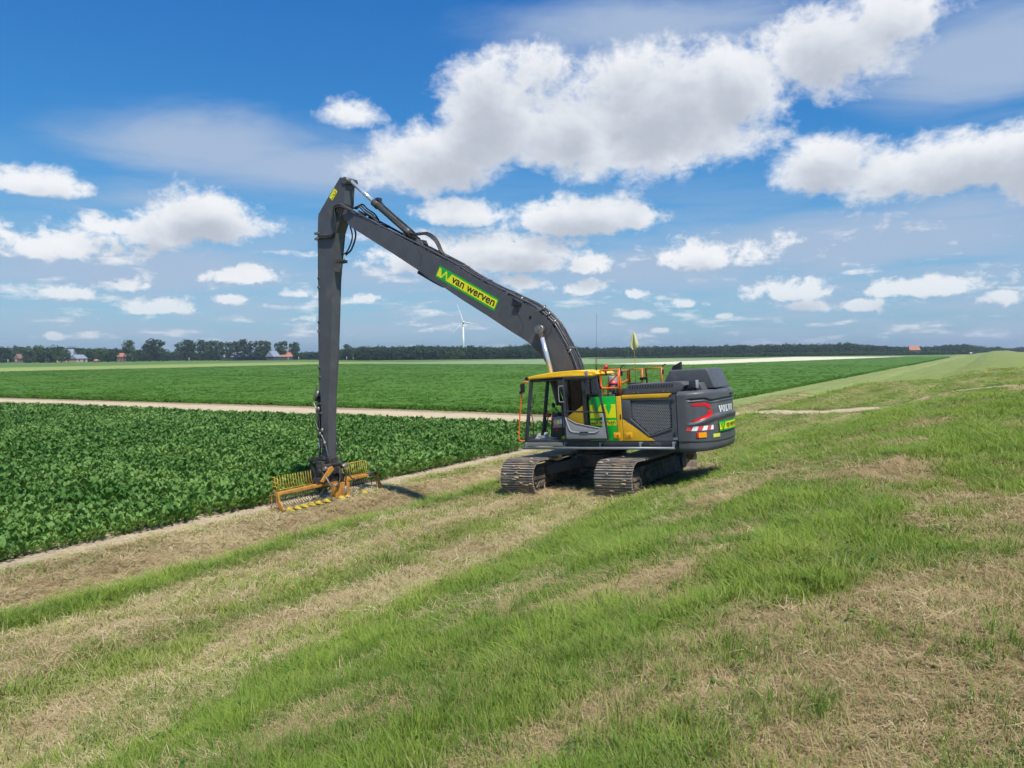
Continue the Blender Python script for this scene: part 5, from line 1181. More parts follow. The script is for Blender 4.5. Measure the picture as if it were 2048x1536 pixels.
# ------------------------------------------------------------------ arm
FR = [(8.72, 9.86), (9.30, 9.32), (9.82, 8.82), (9.90, 8.25), (9.93, 7.60), (9.98, 6.67), (10.10, 5.2), (10.21, 3.63), (10.27, 2.31), (10.34, 1.1), (10.38, .52)]
RR = [(8.50, 9.78), (8.56, 9.40), (8.62, 8.95), (8.82, 8.55), (9.05, 8.12), (9.36, 6.60), (9.50, 5.4), (9.67, 4.03), (9.86, 2.82), (10.00, 1.5), (10.06, .42)]
arm = loft_sides(FR, RR, lambda x: float(np.interp(x, [8.6, 9.4, 9.9, 10.4], [.23, .215, .20, .17])), 0, .02, .012).build('arm', M['grey'], EX)
mb = MB(); mb.tube([(8.92, -.27, 8.86), (8.92, .27, 8.86)], .14, 18); mb.tube([(8.92, .27, 8.86), (8.92, .30, 8.86)], .09, 14); mb.tube([(8.52, -.26, 9.72), (8.52, .26, 9.72)], .11, 16); mb.build('arm_pin', M['grey'], arm)
mb = MB(); mb.slab([(9.00, .232, 9.555), (8.865, .232, 9.425), (9.125, .226, 9.165), (9.265, .226, 9.305)], (0, .003, 0)); ws = mb.build('warning_sign', M['sign_y'], arm, label='small yellow warning sticker at the top of the arm')
mb = MB(); mb.tube(curve_pts([(9.0, .236, 9.47), (8.95, .236, 9.40), (9.0, .236, 9.34), (9.08, .236, 9.36)], 4), .006, 5); mb.tube([(9.07, .234, 9.27), (9.12, .234, 9.22)], .008, 5); mb.build('pictogram', M['ink'], ws)
for k_i in range(3):
    r_o = .05 * k_i; y0 = .245 + .018 * k_i
    mb = MB(); mb.tube(curve_pts([(8.20, .16 + .03 * k_i, 8.66), (8.52, y0, 8.86 - r_o * .5), (8.77, y0 + .04, 8.99 - r_o), (9.02 - r_o * .6, y0 + .05, 8.93 - r_o), (9.06 - r_o, y0 + .05, 8.66), (8.99 - r_o * .3, y0 + .04, 8.38), (9.09, y0 + .02, 8.15 - r_o), (9.35, y0, 8.07 - r_o), (9.72, y0 - .01, 8.12 - r_o), (9.92, y0 - .05, 8.10 - r_o)], 6), .026, 7); mb.build('hydraulic_hose', M['pipe'] if k_i == 0 else M['rubh'], arm)
mb = MB(); mb.tube(curve_pts([(8.55, -.1, 8.3), (8.50, -.1, 7.95), (8.72, -.1, 7.55), (9.0, -.12, 7.40)], 6), .03, 7); mb.tube(curve_pts([(8.62, 0, 8.3), (8.56, 0, 7.9), (8.8, 0, 7.5), (9.04, 0, 7.4)], 6), .025, 7); mb.build('hydraulic_hose', M['rubh'], arm)
for z in (8.20, 8.02): MB().box(9.80, 9.98, .16, .30, z - .04, z + .04).build('hose_clamp', M['steel'], arm, .01)
mb = MB(); mb.box(8.92, 9.12, -.1, .22, 7.12, 7.22); mb.tube([(8.95, .1, 7.17), (8.72, .12, 7.15)], .025, 6); mb.tube([(8.86, .1, 7.24), (8.84, .1, 7.10)], .018, 6); mb.build('arm_valve', M['grease'], arm, .01)
fx = lambda z: float(np.interp(-z, [-p[1] for p in FR], [p[0] for p in FR]))
for k_i, (yy, dx_) in enumerate(((.17, .035), (.10, .045), (-.05, .04), (-.14, .04))):
    mb = MB(); mb.tube([(fx(z) + dx_ + .01 * math.sin(z * 3 + k_i), yy, z) for z in np.linspace(8.05, 2.75 - .2 * k_i, 24)], .026, 7); mb.build('hydraulic_pipe', M['pipe'] if k_i != 1 else M['rubh'], arm)
for z in (6.42, 4.95, 3.42, 2.2):
    mb = MB(); mb.box(fx(z) - .06, fx(z) + .075, -.19, .225, z - .035, z + .035); mb.build('pipe_clamp', M['steel'], arm, .008)
    mb = MB(); mb.ball((fx(z) - .01, .21, z + .30), (.045, .03, .06), 8, 5); mb.build('pipe_joint', M['dark'], arm)
mb = MB(); mb.prism([(9.62, 4.85), (9.70, 4.85), (9.74, 4.40), (9.72, 4.20), (9.68, 4.25)], -.1, .05); mb.build('arm_bracket', M['rust'], arm)
# link cylinder in front of the arm foot and tangled hoses
mb = MB(); mb.tube([(10.50, 0, 2.9), (10.52, 0, 2.2), (10.58, 0, 1.35)], .085, 14); bc = mb.build('bucket_cylinder', M['grease'], EX)
mb = MB(); mb.tube([(10.58, 0, 1.35), (10.66, 0, .66)], .042, 12); mb.build('rod', M['chrome'], bc)
mb = MB(); mb.tube([(10.32, -.14, 3.0), (10.52, -.14, 2.95)], .05, 8); mb.tube([(10.40, .12, 2.95), (10.56, .14, 2.62)], .05, 10); mb.build('cylinder_mount', M['steel'], bc)
for k_i, pl in enumerate(([(10.33, .2, 3.2), (10.46, .24, 2.85), (10.56, .24, 2.62), (10.42, .26, 2.32), (10.46, .27, 1.95), (10.36, .27, 1.62), (10.20, .25, 1.38), (10.08, .24, 1.06), (10.02, .22, .70)],
                          [(10.30, .24, 2.55), (10.36, .27, 2.30), (10.30, .27, 1.85), (10.34, .27, 1.50), (10.28, .26, 1.2), (10.18, .25, .95)],
                          [(10.36, -.1, 2.6), (10.55, -.05, 2.1), (10.5, .1, 1.7), (10.42, .18, 1.4), (10.40, .2, 1.0), (10.5, .15, .7)],
                          [(10.05, -.22, 1.42), (9.98, -.25, .95), (9.88, -.25, .55), (9.74, -.2, .12), (9.9, -.1, -.2)])):
    mb = MB(); mb.tube(curve_pts(pl, 6), .024 if k_i != 0 else .02, 7); mb.build('hydraulic_hose', M['rubh'] if k_i else M['steel'], arm)
for p in ((10.33, .25, 2.34), (10.30, .27, 1.50), (10.12, .26, 1.18), (10.20, .26, 1.62)):
    mb = MB(); mb.ball(p, (.07, .05, .08), 8, 5); mb.build('hose_coupling', M['steel'], arm)
# tipping links at the arm foot
mb = MB()
for yy in (-.20, .20):
    mb.prism([(10.24, .60), (10.30, .74), (10.70, .70), (10.98, .66), (11.0, .52), (10.68, .54)], yy - .03, yy + .03)
    mb.prism([(10.86, .62), (10.98, .60), (10.86, -.02), (10.74, -.02)], yy * .8 - .03, yy * .8 + .03)
mb.tube([(10.92, -.26, .60), (10.92, .26, .60)], .07, 12); mb.tube([(10.28, -.24, .66), (10.28, .24, .66)], .07, 12); mb.tube([(10.66, -.22, .64), (10.66, .22, .64)], .06, 12); mb.tube([(10.22, -.24, .42), (10.22, .24, .42)], .11, 14)
mb.build('tipping_link', M['grease'], EX, .006)
# ------------------------------------------------------------------ mowing bucket on the far bank, parallel to the ditch
BKX, BKY = -18.62, 18.42
BK = empty('mowing_bucket', Matrix.Translation((BKX, BKY, float(zterr(BKX, BKY)))), label='wide yellow-orange ditch mowing bucket with rusty beam and rack', category='mowing bucket')
Lh = 2.26
# local: x towards the machine, y along the ditch (away to the right), z up
mb = MB(); mb.box(.10, .20, -Lh, Lh, .03, .06); mb.build('cutter_bar', M['dark'], BK, .006)
for i, y in enumerate((-2.0, -1.68, -1.38, -1.08, -.78, -.42, .26, .50, 1.36)):
    mb = MB(); mb.add([(.16, y - .12, .06), (.16, y + .12, .06), (.36, y + .05, .035), (.36, y - .05, .035), (.17, y - .06, .125), (.17, y + .06, .125)], [(0, 4, 5, 1), (4, 3, 2, 5), (0, 3, 4), (1, 5, 2), (0, 1, 2, 3)])
    mb.build('cutter_finger', M['finger'], BK, .006)
    mb = MB(); mb.box(.20, .42, y + .10, y + .14, .04, .065); mb.build('knife', M['grease'], BK)
bm1 = MB()
def beam(y0, y1, z0, z1, h0, h1):
    bm1.add([(-.18, y0, z0), (-.04, y0, z0), (-.04, y1, z1), (-.18, y1, z1), (-.18, y0, z0 + h0), (-.04, y0, z0 + h0), (-.04, y1, z1 + h1), (-.18, y1, z1 + h1)], [(3, 2, 1, 0), (4, 5, 6, 7), (0, 1, 5, 4), (1, 2, 6, 5), (2, 3, 7, 6), (3, 0, 4, 7)])
beam(-Lh, .32, .50, .50, .08, .13); beam(.32, 1.85, .50, .53, .13, .09); bm1.build('main_beam', M['rust'], BK, .008)
mb = MB(); mb.box(-.19, -.03, 1.85, 2.24, .525, .64); mb.build('beam_end', M['grease'], BK, .008)
tm_ = MB(); prof = [(.10, .03), (-.10, .025), (-.30, .05), (-.44, .16), (-.48, .34), (-.42, .48), (-.30, .56), (-.16, .58)]
tp = curve_pts([(x, 0, z) for x, z in prof], 2); tm_.tube(tp, .011, 5); tme = tm_.mesh('tine', M['tine'])
nT = 44
for i in range(nT):
    y = -Lh + .06 + i * (2 * Lh - .12) / (nT - 1)
    link_copy(tme, 'tine', BK, Matrix.Translation((0, y, 0)))
for sg_, y in ((-1, -Lh), (1, Lh)):
    mb = MB(); pr_ = [(.22, .0), (.26, .10), (.06, .34), (.0, .62), (-.16, .60), (-.16, .52), (-.06, .46), (-.01, .28), (.04, .02)]
    vs = [(x, y - .025, z) for x, z in pr_] + [(x, y + .025, z) for x, z in pr_]; k = len(pr_)
    mb.add(vs, [tuple(range(k)), tuple(range(2 * k - 1, k - 1, -1))] + [(i, k + i, k + (i + 1) % k, (i + 1) % k) for i in range(k)])
    for t in (0, .5): mb.tube([(-.05 - .5 * t, y, .10 + .02 * t), (-.10 - .40 * t, y, .5)], .016, 6)
    mb.tube([(.18, y, .02), (-.36, y, .08)], .02, 6); mb.tube([(-.10, y, .55), (-.40, y, .46)], .02, 6); mb.build('end_plate', M['rust'], BK, .006)
def rack(y0, y1, slope_in):
    r_ = MB(); zt = 1.06; xb = -.34
    ys = sorted((y0, y1))
    a, b = ys
    top = [(xb, a, zt if not (slope_in == 'a') else .66), (xb, a + (.26 if slope_in == 'a' else 0), zt), (xb, b - (.26 if slope_in == 'b' else 0), zt), (xb, b, zt if slope_in != 'b' else .66)]
    r_.tube(top, .016, 6); r_.tube([(xb + .08, a, .62), (xb + .08, b, .62)], .014, 6)
    n = int((b - a) / .105)
    rk = r_.build('rack', M['bar'], BK)
    for i in range(n + 1):
        y = a + (b - a) * i / n; z1_ = float(np.interp(y, [p[1] for p in top], [p[2] for p in top])) if top[0][1] < top[1][1] or top[2][1] < top[3][1] else zt
        MB().tube([(xb + .14, y, .60), (xb + .05, y, .74), (xb, y, z1_)], .008, 5).build('rack_bar', M['bar'], rk)
    return rk
ra = rack(-Lh + .04, -.62, ''); rb_ = rack(.62, Lh - .04, 'a')
for yq, par in ((-Lh + .02, ra), (Lh - .02, rb_)):
    mb = MB(); mb.tube([(-.34, yq, 1.06), (-.04, yq, 1.02), (-.02, yq, .64)], .016, 6)
    if par is ra:
        mb.tube([(-.34, yq, .92), (-.03, yq, .88)], .014, 6); mb.tube([(-.32, yq, .78), (-.02, yq, .75)], .014, 6)
    mb.build('side_rack', M['bar'], par)
# centre frame: gearbox, mounts, hitch
mb = MB(); mb.box(-.05, .16, .02, .40, .06, .52); mb.box(.10, .20, .30, .42, .02, .56); mb.box(.06, .18, .52, .60, .04, .50); mb.prism([(.2, .05), (.2, .5), (-.1, .62), (-.1, .1)], .60, .64); mb.build('gearbox_housing', M['rust'], BK, .01)
mb = MB(); mb.tube([(.16, .46, .12), (.14, .47, .42)], .055, 12); mb.build('drive_motor', M['rail'], BK)
mb = MB(); mb.prism([(-.30, .60), (.05, .60), (.12, .85), (-.05, 1.12), (-.30, 1.05)], -.42, -.36); mb.prism([(-.30, .60), (.05, .60), (.12, .85), (-.05, 1.12), (-.30, 1.05)], .34, .40); mb.box(-.22, -.02, -.62, .62, .62, .80); mb.build('mount_frame', M['grease'], BK, .01)
mb = MB(); mb.slab([(.10, -.62, .72), (.10, -.52, .66), (.10, -.02, 1.04), (.10, -.10, 1.16), (.10, -.22, 1.14)], (.05, 0, 0)); mb.build('orange_arm', M['rust'], BK, .01)
mb = MB(); mb.box(-.24, .06, -.30, .36, .86, 1.10); mb.tube([(-.1, -.5, 1.0), (-.1, .62, 1.06)], .09, 12); mb.box(-.18, .04, -.12, .30, 1.05, 1.42); mb.tube([(.02, -.42, 1.18), (.02, .40, 1.18)], .06, 10); mb.tube([(-.2, -.2, 1.36), (-.2, .3, 1.36)], .06, 10); mb.box(-.26, .0, -.44, -.26, .92, 1.32)
mb.build('quick_hitch', M['grease'], BK, .012)
mb = MB(); mb.tube([(.06, .42, 1.06), (.04, .70, 1.10)], .065, 10); mb.tube([(.08, -.42, 1.10), (.08, -.30, 1.10)], .07, 10); mb.build('hitch_pin', M['tine'], BK)
for pl in ([(.12, -.35, .88), (.24, -.30, .62), (.24, -.05, .50), (.20, .18, .66), (.10, .26, .95)], [(.12, -.30, .80), (.22, -.2, .55), (.24, .05, .47), (.18, .22, .70), (.06, .30, 1.05)], [(.10, .55, .90), (.20, .72, .66), (.22, .85, .56), (.10, .95, .60)], [(-.1, .3, 1.3), (.1, .4, 1.1), (.16, .5, .8), (.16, .48, .45)]):
    MB().tube(curve_pts(pl, 6), .02, 7).build('hydraulic_hose', M['rubh'], BK)
MB().tube(curve_pts([(.14, -.40, .84), (.26, -.36, .64), (.27, -.20, .50), (.24, -.05, .52)], 6), .022, 7).build('hydraulic_hose', M['console'], BK)

# ------------------------------------------------------------------ far trees, farms, wind turbine
rt = np.random.default_rng(21)
m_leafs = [leafmat('tree_leaf_%d' % i, a, b, .6, .25, .25) for i, (a, b) in enumerate((((.018, .050, .016), (.050, .100, .028)), ((.022, .056, .024), (.055, .105, .045)), ((.035, .085, .015), (.085, .150, .025))))]
m_bark = pmat('bark', (.10, .085, .065), .9, 0, .2, 2)
def crown_mesh(rng, kind):
    """unit tree: height 1; leaf clumps through a lumpy volume"""
    V = []; Q = []; lobes = []
    if kind == 'poplar':
        for k in range(20):
            z = rng.uniform(.20, .94); rad = .19 * math.sin(math.pi * min(1, (z - .12) / .95)) ** .6; a = rng.uniform(0, 6.28); lobes.append((rad * .7 * math.cos(a), rad * .7 * math.sin(a), z, rng.uniform(.08, .13)))
        lobes += [(0, 0, .6, .15), (0, 0, .36, .15)]; nl = 52; sz = .034
    else:
        for k in range(24):
            z = rng.uniform(.12, .88); rad = .40 * math.sqrt(max(0.05, 1 - ((z - .46) / .50) ** 2)); a = rng.uniform(0, 6.28); lobes.append((rad * .8 * math.cos(a), rad * .8 * math.sin(a), z, rng.uniform(.11, .18)))
        lobes += [(0, 0, .55, .24), (0, 0, .28, .22)]; nl = 54; sz = .042
    for (lx, ly, lz, lr) in lobes:
        for k in range(nl):
            n = rng.normal(size=3); n /= np.linalg.norm(n); r_ = lr * rng.uniform(.72, 1.08); c = np.array([lx, ly, lz]) + n * r_ * np.array([1, 1, .9])
            nn = n + rng.normal(0, .5, 3); nn[2] += .25; nn /= np.linalg.norm(nn); t1 = np.cross(nn, rng.normal(size=3)); t1 /= np.linalg.norm(t1); t2 = np.cross(nn, t1); s_ = sz * rng.uniform(.6, 1.3)
            o = len(V); V += [c - t1 * s_, c - t2 * s_ * .7, c + t1 * s_, c + t2 * s_ * .7]; Q.append((o, o + 1, o + 2, o + 3))
    return np.array(V), np.array(Q)
def trunk_mesh(kind):
    mb = MB(); top = .8 if kind == 'poplar' else .55
    mb.tube([(0, 0, -.02), (.004, .002, .15), (-.004, .004, .35), (.002, 0, top)], [.020, .015, .011, .004], 7)
    for k in range(6):
        a = k * 1.1; z = .22 + .06 * k; L = .10 if kind == 'poplar' else .22; mb.tube([(0, 0, z), (L * .6 * math.cos(a), L * .6 * math.sin(a), z + .09), (L * math.cos(a), L * math.sin(a), z + .17)], [.008, .005, .002], 5)
    return mb.mesh('trunk', m_bark)
C_V = {k: [crown_mesh(rt, k) for _ in range(5)] for k in ('poplar', 'broad')}
C_M = {(k, i, j): np_mesh('crown', *C_V[k][i], m_leafs[j], False) for k in C_V for i in range(5) for j in range(3)}
T_M = {k: trunk_mesh(k) for k in C_V}
FW = Vector((-math.sin(YAW), math.cos(YAW), 0)); RT = Vector((math.cos(YAW), math.sin(YAW), 0))
def far(ang, dist): 
    """place on the plain: lateral tangent from the view heading and distance along it"""
    p = FW * dist + RT * (ang * dist); return p.x, p.y
def tree(name, label, ang, dist, h, w, kind, mat, group=None, k=None):
    x, y = far(ang, dist); k = rt.integers(0, 5) if k is None else k
    e = empty(name, Matrix.Translation((x, y, -1.35)) @ Matrix.Rotation(rt.uniform(0, 6.28), 4, 'Z') @ Matrix.Diagonal((w, w, h, 1)), label=label, category='tree')
    if group: e['group'] = group
    link_copy(T_M[kind], 'trunk', e); link_copy(C_M[(kind, int(k), mat)], 'crown', e)
def px(x): return (x - 1024) / 1540.0
ORD = ['first', 'second', 'third', 'fourth', 'fifth', 'sixth', 'seventh', 'eighth', 'ninth', 'tenth', 'eleventh', 'twelfth', 'thirteenth', 'fourteenth', 'fifteenth', 'sixteenth', 'seventeenth', 'eighteenth', 'nineteenth', 'twentieth']
# poplar row before the long barn
xs_ = np.linspace(360, 596, 18)
for i, x in enumerate(xs_):
    x = x + rt.uniform(-4, 4); top = np.interp(x, [360, 480, 600], [682, 681, 686]) + rt.uniform(-2, 3); D = 585 + (x - 360) * .12
    h = (712 - 15 * x / 2048 - top) / 1540 * D + 4.9
    tree('poplar_tree', '%s tall poplar from the left in the row before the long barn' % ORD[i], px(x), D, h, h * rt.uniform(.95, 1.25), 'poplar', 1, 'poplar row before the barn')
# farmstead trees: photo x, top y, width factor, distance, kind, colour, where
farm = [(6, 692, 1.2, 545, 'broad', 0, 'at the left edge of the plain'), (38, 694, 1.0, 575, 'broad', 0, 'just right of the leftmost tree on the plain'), (58, 696, 1.0, 560, 'broad', 1, 'beside the brick-red gable at the far left'),
        (70, 688, 1.35, 540, 'broad', 0, 'tallest of the dark group left of the grey-roofed farmhouse'), (96, 689, 1.3, 536, 'broad', 0, 'in the middle of the dark group left of the farmhouse'), (112, 690, 1.25, 545, 'broad', 0, 'nearest to the dark group\'s right side by the farmhouse'),
        (124, 695, 1.3, 530, 'broad', 2, 'light green, overhanging the grey-roofed farmhouse'), (147, 697, 1.1, 590, 'broad', 0, 'behind the grey farmhouse roof'), (170, 698, 1.3, 570, 'broad', 0, 'right of the farmhouse annex'),
        (190, 696, 1.3, 575, 'broad', 0, 'between the farmhouse and the orange-roofed shed, left one'), (207, 697, 1.3, 560, 'broad', 2, 'lighter green, between farmhouse and orange-roofed shed'), (226, 695, 1.2, 565, 'broad', 0, 'just left of the orange-roofed shed'),
        (258, 681, .95, 585, 'poplar', 1, 'tall and pointed right of the orange-roofed shed'), (272, 694, 1.2, 570, 'broad', 0, 'low and dark right of the orange-roofed shed'), (300, 677, 1.1, 580, 'poplar', 1, 'tallest pointed one left of the poplar row'), (318, 679, 1.2, 582, 'poplar', 1, 'broad pointed one left of the poplar row'), (288, 697, 1.2, 562, 'broad', 0, 'low and round below the tall pointed pair'), (328, 692, 1.0, 575, 'broad', 1, 'last before the gap left of the poplar row'),
        (696, 689, .95, 560, 'poplar', 1, 'single pale one just right of the excavator arm'), (684, 694, .9, 565, 'broad', 1, 'half hidden behind the excavator arm'), (735, 691, 1.25, 530, 'broad', 0, 'dark round one at the left end of the wood'), (758, 692, 1.2, 533, 'broad', 0, 'second from the left end of the wood')]
for (x, top, wf, D, kd, mt, where) in farm:
    h = (712 - 15 * x / 2048 - top) / 1540 * D + 4.9
    tree('poplar_tree' if kd == 'poplar' else 'broadleaf_tree', ('far poplar tree ' if kd == 'poplar' else 'far leafy tree ') + where, px(x), D, h, h * wf * (1.35 if kd == 'poplar' else .95), kd, mt, 'trees round the far farms')
# the wood that reads as one mass
def wood(name, label, items, mats_i):
    VV = []; QQ = []; MI = []; off = 0
    for (x, y, h, w_, kd, k, mi) in items:
        V, Q = C_V[kd][k]; a = rt.uniform(0, 6.28); c, s_ = math.cos(a), math.sin(a)
        P = np.stack([(V[:, 0] * c - V[:, 1] * s_) * w_ + x, (V[:, 0] * s_ + V[:, 1] * c) * w_ + y, V[:, 2] * h - 1.6], 1)
        VV.append(P); QQ.append(Q + off); MI.append(np.full(len(Q), mi)); off += len(P)
    me = np_mesh(name, np.concatenate(VV), np.concatenate(QQ), None, False)
    for i in mats_i: me.materials.append(m_leafs[i])
    me.polygons.foreach_set('material_index', np.concatenate(MI).astype(np.int32))
    o = bpy.data.objects.new(name, me); COL.objects.link(o); o['kind'] = 'stuff'; o['label'] = label; o['category'] = 'wood'
it = []
TOPX = [-160, 60, 200, 330, 600, 640, 720, 860, 960, 1000, 1060, 1110, 1180, 1300, 1500, 1700, 1740, 1800, 1870, 1900, 1930, 1960, 2060, 2300]
TOPY = [693, 692, 694, 702, 702, 701, 692, 690, 690, 693, 687, 690, 694, 692, 688, 685, 688, 692, 691, 687, 686, 692, 694, 694]
DST = [600, 600, 600, 640, 640, 620, 545, 545, 560, 570, 560, 600, 660, 690, 720, 730, 740, 760, 790, 830, 850, 900, 1000, 1100]
x = -160.0
while x < 2300:
    D0 = np.interp(x, TOPX, DST)
    for row in range(3):
        D = D0 + row * 14 + rt.uniform(-5, 5); X = x + rt.uniform(-3, 3); top = np.interp(X, TOPX, TOPY) + rt.uniform(-1.3, 2.6) + (2 - row) * .8
        h = max(5.0, (712 - 15 * X / 2048 - top) / 1540 * D + 4.9); a, b = far(px(X), D)
        if abs(X - 928) < 7 and row == 0: h = 5.6
        if abs(X - 928) < 5 and row > 0: D += 190; a, b = far(px(X), D); h = (705.2 - 692) / 1540 * D + 5
        it.append((a, b, h * rt.uniform(.93, 1.04), h * rt.uniform(.85, 1.25), 'broad', int(rt.integers(0, 5)), int(rt.choice([0, 0, 0, 1, 1, 2], p=None))))
    x += 5.2 if x > 700 else 8.0
wood('far_wood', 'long dark green wood along the horizon', it, (0, 1, 2))
it = []
for X in np.linspace(1180, 2010, 170):                       # low dark scrub in front of the wood at the right
    D = np.interp(X, [1180, 1480, 1950, 2010], [530, 590, 700, 740]) + rt.uniform(-6, 6); a, b = far(px(X), D); h = np.interp(X, [1180, 1350, 1500, 2010], [.6, 2.0, 3.0, 3.2]) * rt.uniform(.8, 1.2)
    it.append((a, b, h * 1.15, h * 2.6, 'broad', int(rt.integers(0, 5)), int(rt.integers(0, 2))))
wood('scrub_strip', 'low dark strip of scrub below the wood at the right', it, (0, 1))
# farm buildings
fb = dict(slate=pmat('grey_blue_roof', (.22, .25, .31), .55, 0, .08, .4), wall=pmat('beige_wall', (.42, .33, .23), .8, 0, .08, .5), tile=pmat('orange_tile', (.33, .14, .085), .7, 0, .12, .6), brick=pmat('brick_wall', (.22, .12, .09), .85, 0, .12, .8), dk=pmat('dark_barn_boards', (.05, .055, .06), .8, 0, .15, .5), win=pmat('window_pane', (.05, .06, .07), .15), wht=pmat('white_render', (.55, .55, .53), .7, 0, .05))
def house(name, label, x, D, w_, dep, eave, ridge, wallm, roofm, rot=0.0, windows=3, hip=0.0):
    X, Y = far(px(x), D); root = empty(name, Matrix.Translation((X, Y, -1.4)) @ Matrix.Rotation(YAW + rot, 4, 'Z'), label=label, category='building')
    MB().box(-w_ / 2, w_ / 2, -dep / 2, dep / 2, 0, eave).build('wall', wallm, root)
    mb = MB(); e = .4
    A = [(-w_ / 2 - e, -dep / 2 - e, eave), (w_ / 2 + e, -dep / 2 - e, eave), (w_ / 2 + e, dep / 2 + e, eave), (-w_ / 2 - e, dep / 2 + e, eave), (-w_ / 2 + hip, 0, ridge), (w_ / 2 - hip, 0, ridge)]
    mb.add(A, [(0, 1, 5, 4), (2, 3, 4, 5), (0, 4, 3), (1, 2, 5), (3, 2, 1, 0)]); mb.build('roof', roofm, root)
    for i in range(windows):
        xx = -w_ / 2 + (i + .5) * w_ / windows; MB().box(xx - .5, xx + .5, -dep / 2 - .06, -dep / 2 + .02, eave * .35, eave * .78).build('window', fb['win'], root)
    MB().box(w_ * .18 - .45, w_ * .18 + .45, -dep / 2 - .05, -dep / 2 + .02, 0, 2.1).build('door', fb['dk'], root)
    return root
house('farmhouse', 'farmhouse with a tall grey-blue roof half hidden by trees', 138, 556, 9, 9, 3.2, 9.6, fb['wall'], fb['slate'], R(8), 4, .6)
house('farm_annex', 'low beige annex with grey roof beside the farmhouse', 157, 546, 8, 9, 2.8, 5.6, fb['wall'], fb['slate'], R(62), 2)
house('outbuilding', 'low pale outbuilding left of the grey-roofed farmhouse', 112, 540, 11, 6, 2.4, 3.6, fb['wall'], fb['slate'], 0, 4)
house('brick_house', 'brick-red house between trees at the far left', 40, 566, 4.5, 5, 3.0, 6.4, fb['brick'], fb['brick'], R(70), 2)
house('orange_shed', 'small house with an orange tiled roof among dark trees', 244, 566, 4.6, 5, 3.8, 6.6, fb['brick'], fb['tile'], 0, 2, .5)
house('long_barn', 'long low barn with grey-blue roof behind the poplars', 497, 616, 36, 18, 2.8, 7.6, fb['dk'], fb['slate'], 0, 8, 3.0)
house('orange_barn', 'dark barn with a bright orange tiled roof at the row end', 570, 612, 13, 12, 2.8, 7.6, fb['dk'], fb['tile'], R(12), 3, 2.5)
house('grey_gable', 'small dark gabled shed between the long barn and orange roof', 547, 597, 7, 8, 3.0, 7.4, fb['dk'], fb['slate'], R(60), 1)
house('red_house', 'orange-red brick house before the wood at the right', 1827, 735, 9, 8, 4.2, 8.6, fb['brick'], fb['tile'], R(-10), 3)
house('white_shed', 'tiny white shed on the dike before the far wood', 1942, 660, 2.0, 2.0, 1.3, 2.0, fb['wht'], fb['wht'], 0, 1)
X, Y = far(px(194), 538); vr = empty('farm_vehicle', Matrix.Translation((X, Y, -1.35)) @ Matrix.Rotation(YAW, 4, 'Z'), label='small red and white farm vehicle parked beside the farmhouse annex', category='vehicle')
MB().box(-2.1, 2.1, -.9, .9, .5, 1.3).build('body', pmat('red_body', (.45, .08, .05), .4), vr, .15); MB().box(-1.4, .9, -.8, .8, 1.3, 2.0).build('cabin', fb['wht'], vr, .2)
for sx_ in (-1.3, 1.3):
    for sy_ in (-.9, .75): MB().tube([(sx_, sy_, .4), (sx_, sy_ + .18, .4)], .4, 12).build('wheel', M['black'], vr)
for i, (xx, D, nm) in enumerate(((17, 520, 'at the far left'), (379, 560, 'below the left end of the poplar row'), (33, 522, 'near the brick-red house'), (577, 570, 'below the orange barn roof'), (598, 575, 'right of the orange barn roof'), (694, 545, 'just right of the excavator arm'), (707, 546, 'second one right of the excavator arm'))):
    X, Y = far(px(xx), D); mb = MB(); mb.tube([(X, Y, -1.4), (X, Y, 1.2)], .16, 8); mb.tube([(X, Y, 1.2), (X, Y, 1.5)], [.16, .05], 8); mb.build('marker_post', fb['wht'], None, label='white roadside post ' + nm, category='post', group='white roadside posts')
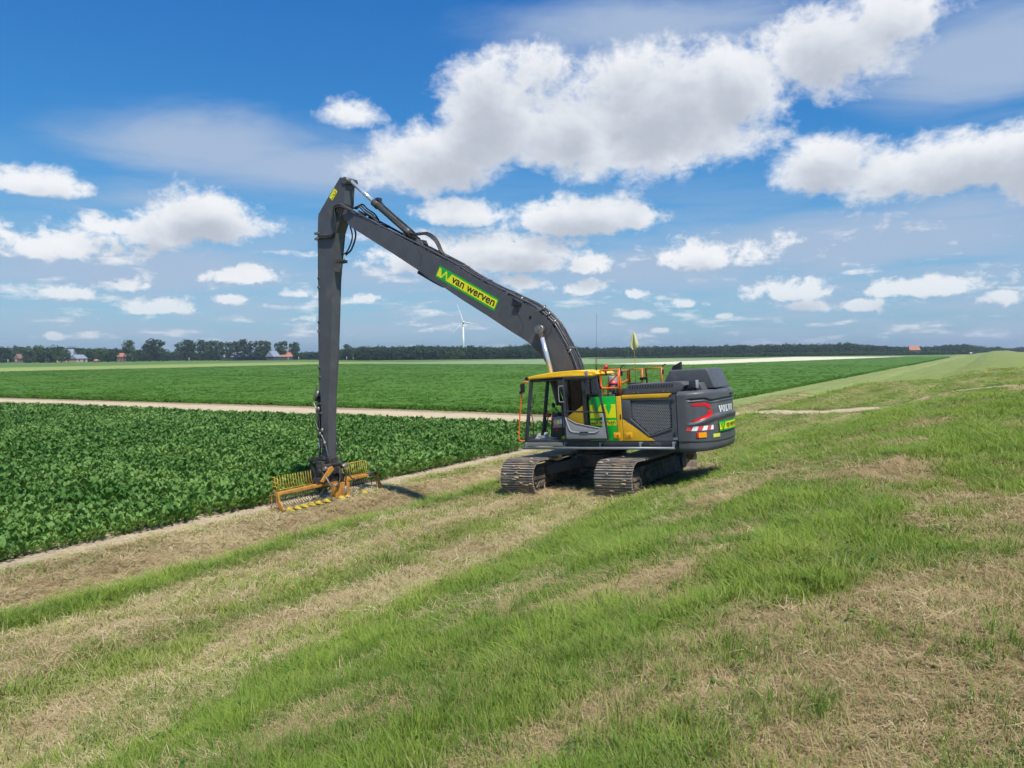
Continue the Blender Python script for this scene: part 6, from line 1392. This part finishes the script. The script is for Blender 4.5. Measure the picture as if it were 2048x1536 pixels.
# wind turbine
TX, TY = far(px(927.5), 715); tb = empty('wind_turbine', Matrix.Translation((TX, TY, -1.4)) @ Matrix.Rotation(YAW, 4, 'Z'), label='white three-bladed wind turbine rising above the wood', category='wind turbine')
tw_m = pmat('turbine_white', (.80, .82, .83), .5, 0, .02, .2); HB = 32.6
MB().tube([(0, 0, 0), (0, 0, HB)], [1.15, .62], 20).build('tower', tw_m, tb)
MB().box(-.9, .9, -2.0, 2.6, HB - .1, HB + 1.8).build('nacelle', tw_m, tb, .3, 3)
mb = MB(); mb.ball((0, -2.6, HB + .85), (.85, .9, .85), 12, 8); mb.build('hub', tw_m, tb)
for ang in (R(18), R(18 - 120), R(18 + 120)):
    L = 16.5; c, s_ = -math.sin(ang), math.cos(ang); mb = MB(); vs = []
    pr_ = [(.0, .35, .35), (.08, .55, .4), (.2, 1.15, .22), (.5, .75, .13), (.85, .4, .07), (1.0, .12, .03)]
    for (t, ch, th) in pr_:
        o = Vector((c * L * t, -2.7, HB + .85 + s_ * L * t)); pv_ = Vector((s_, 0, -c)); tw = R(28 * (1 - t)); ax = pv_ * math.cos(tw) + Vector((0, 1, 0)) * math.sin(tw); nn = pv_.cross(Vector((c, 0, s_))) ; nn = ax.cross(Vector((c, 0, s_))).normalized()
        vs += [o - ax * ch * .35, o + nn * th * .5, o + ax * ch * .65, o - nn * th * .5]
    k = len(pr_); mb.add(vs, [(i * 4 + j, i * 4 + (j + 1) % 4, (i + 1) * 4 + (j + 1) % 4, (i + 1) * 4 + j) for i in range(k - 1) for j in range(4)] + [tuple((k - 1) * 4 + j for j in range(4))], 0, True); mb.build('blade', tw_m, tb)
# ------------------------------------------------------------------ haze
HAZE = 0.0002
if HAZE:
    hm = bpy.data.materials.new('air'); hm.use_nodes = True; t = hm.node_tree; t.nodes.clear()
    pv_ = t.nodes.new('ShaderNodeVolumePrincipled'); pv_.inputs['Density'].default_value = HAZE; pv_.inputs['Color'].default_value = (.72, .82, .95, 1); pv_.inputs['Anisotropy'].default_value = .2
    oo = t.nodes.new('ShaderNodeOutputMaterial'); t.links.new(pv_.outputs[0], oo.inputs['Volume'])
    MB().box(-3900, 3900, -290, 5900, -3.6, 46).build('haze', hm, None, kind='stuff', label='thin summer haze over the polder', category='haze')
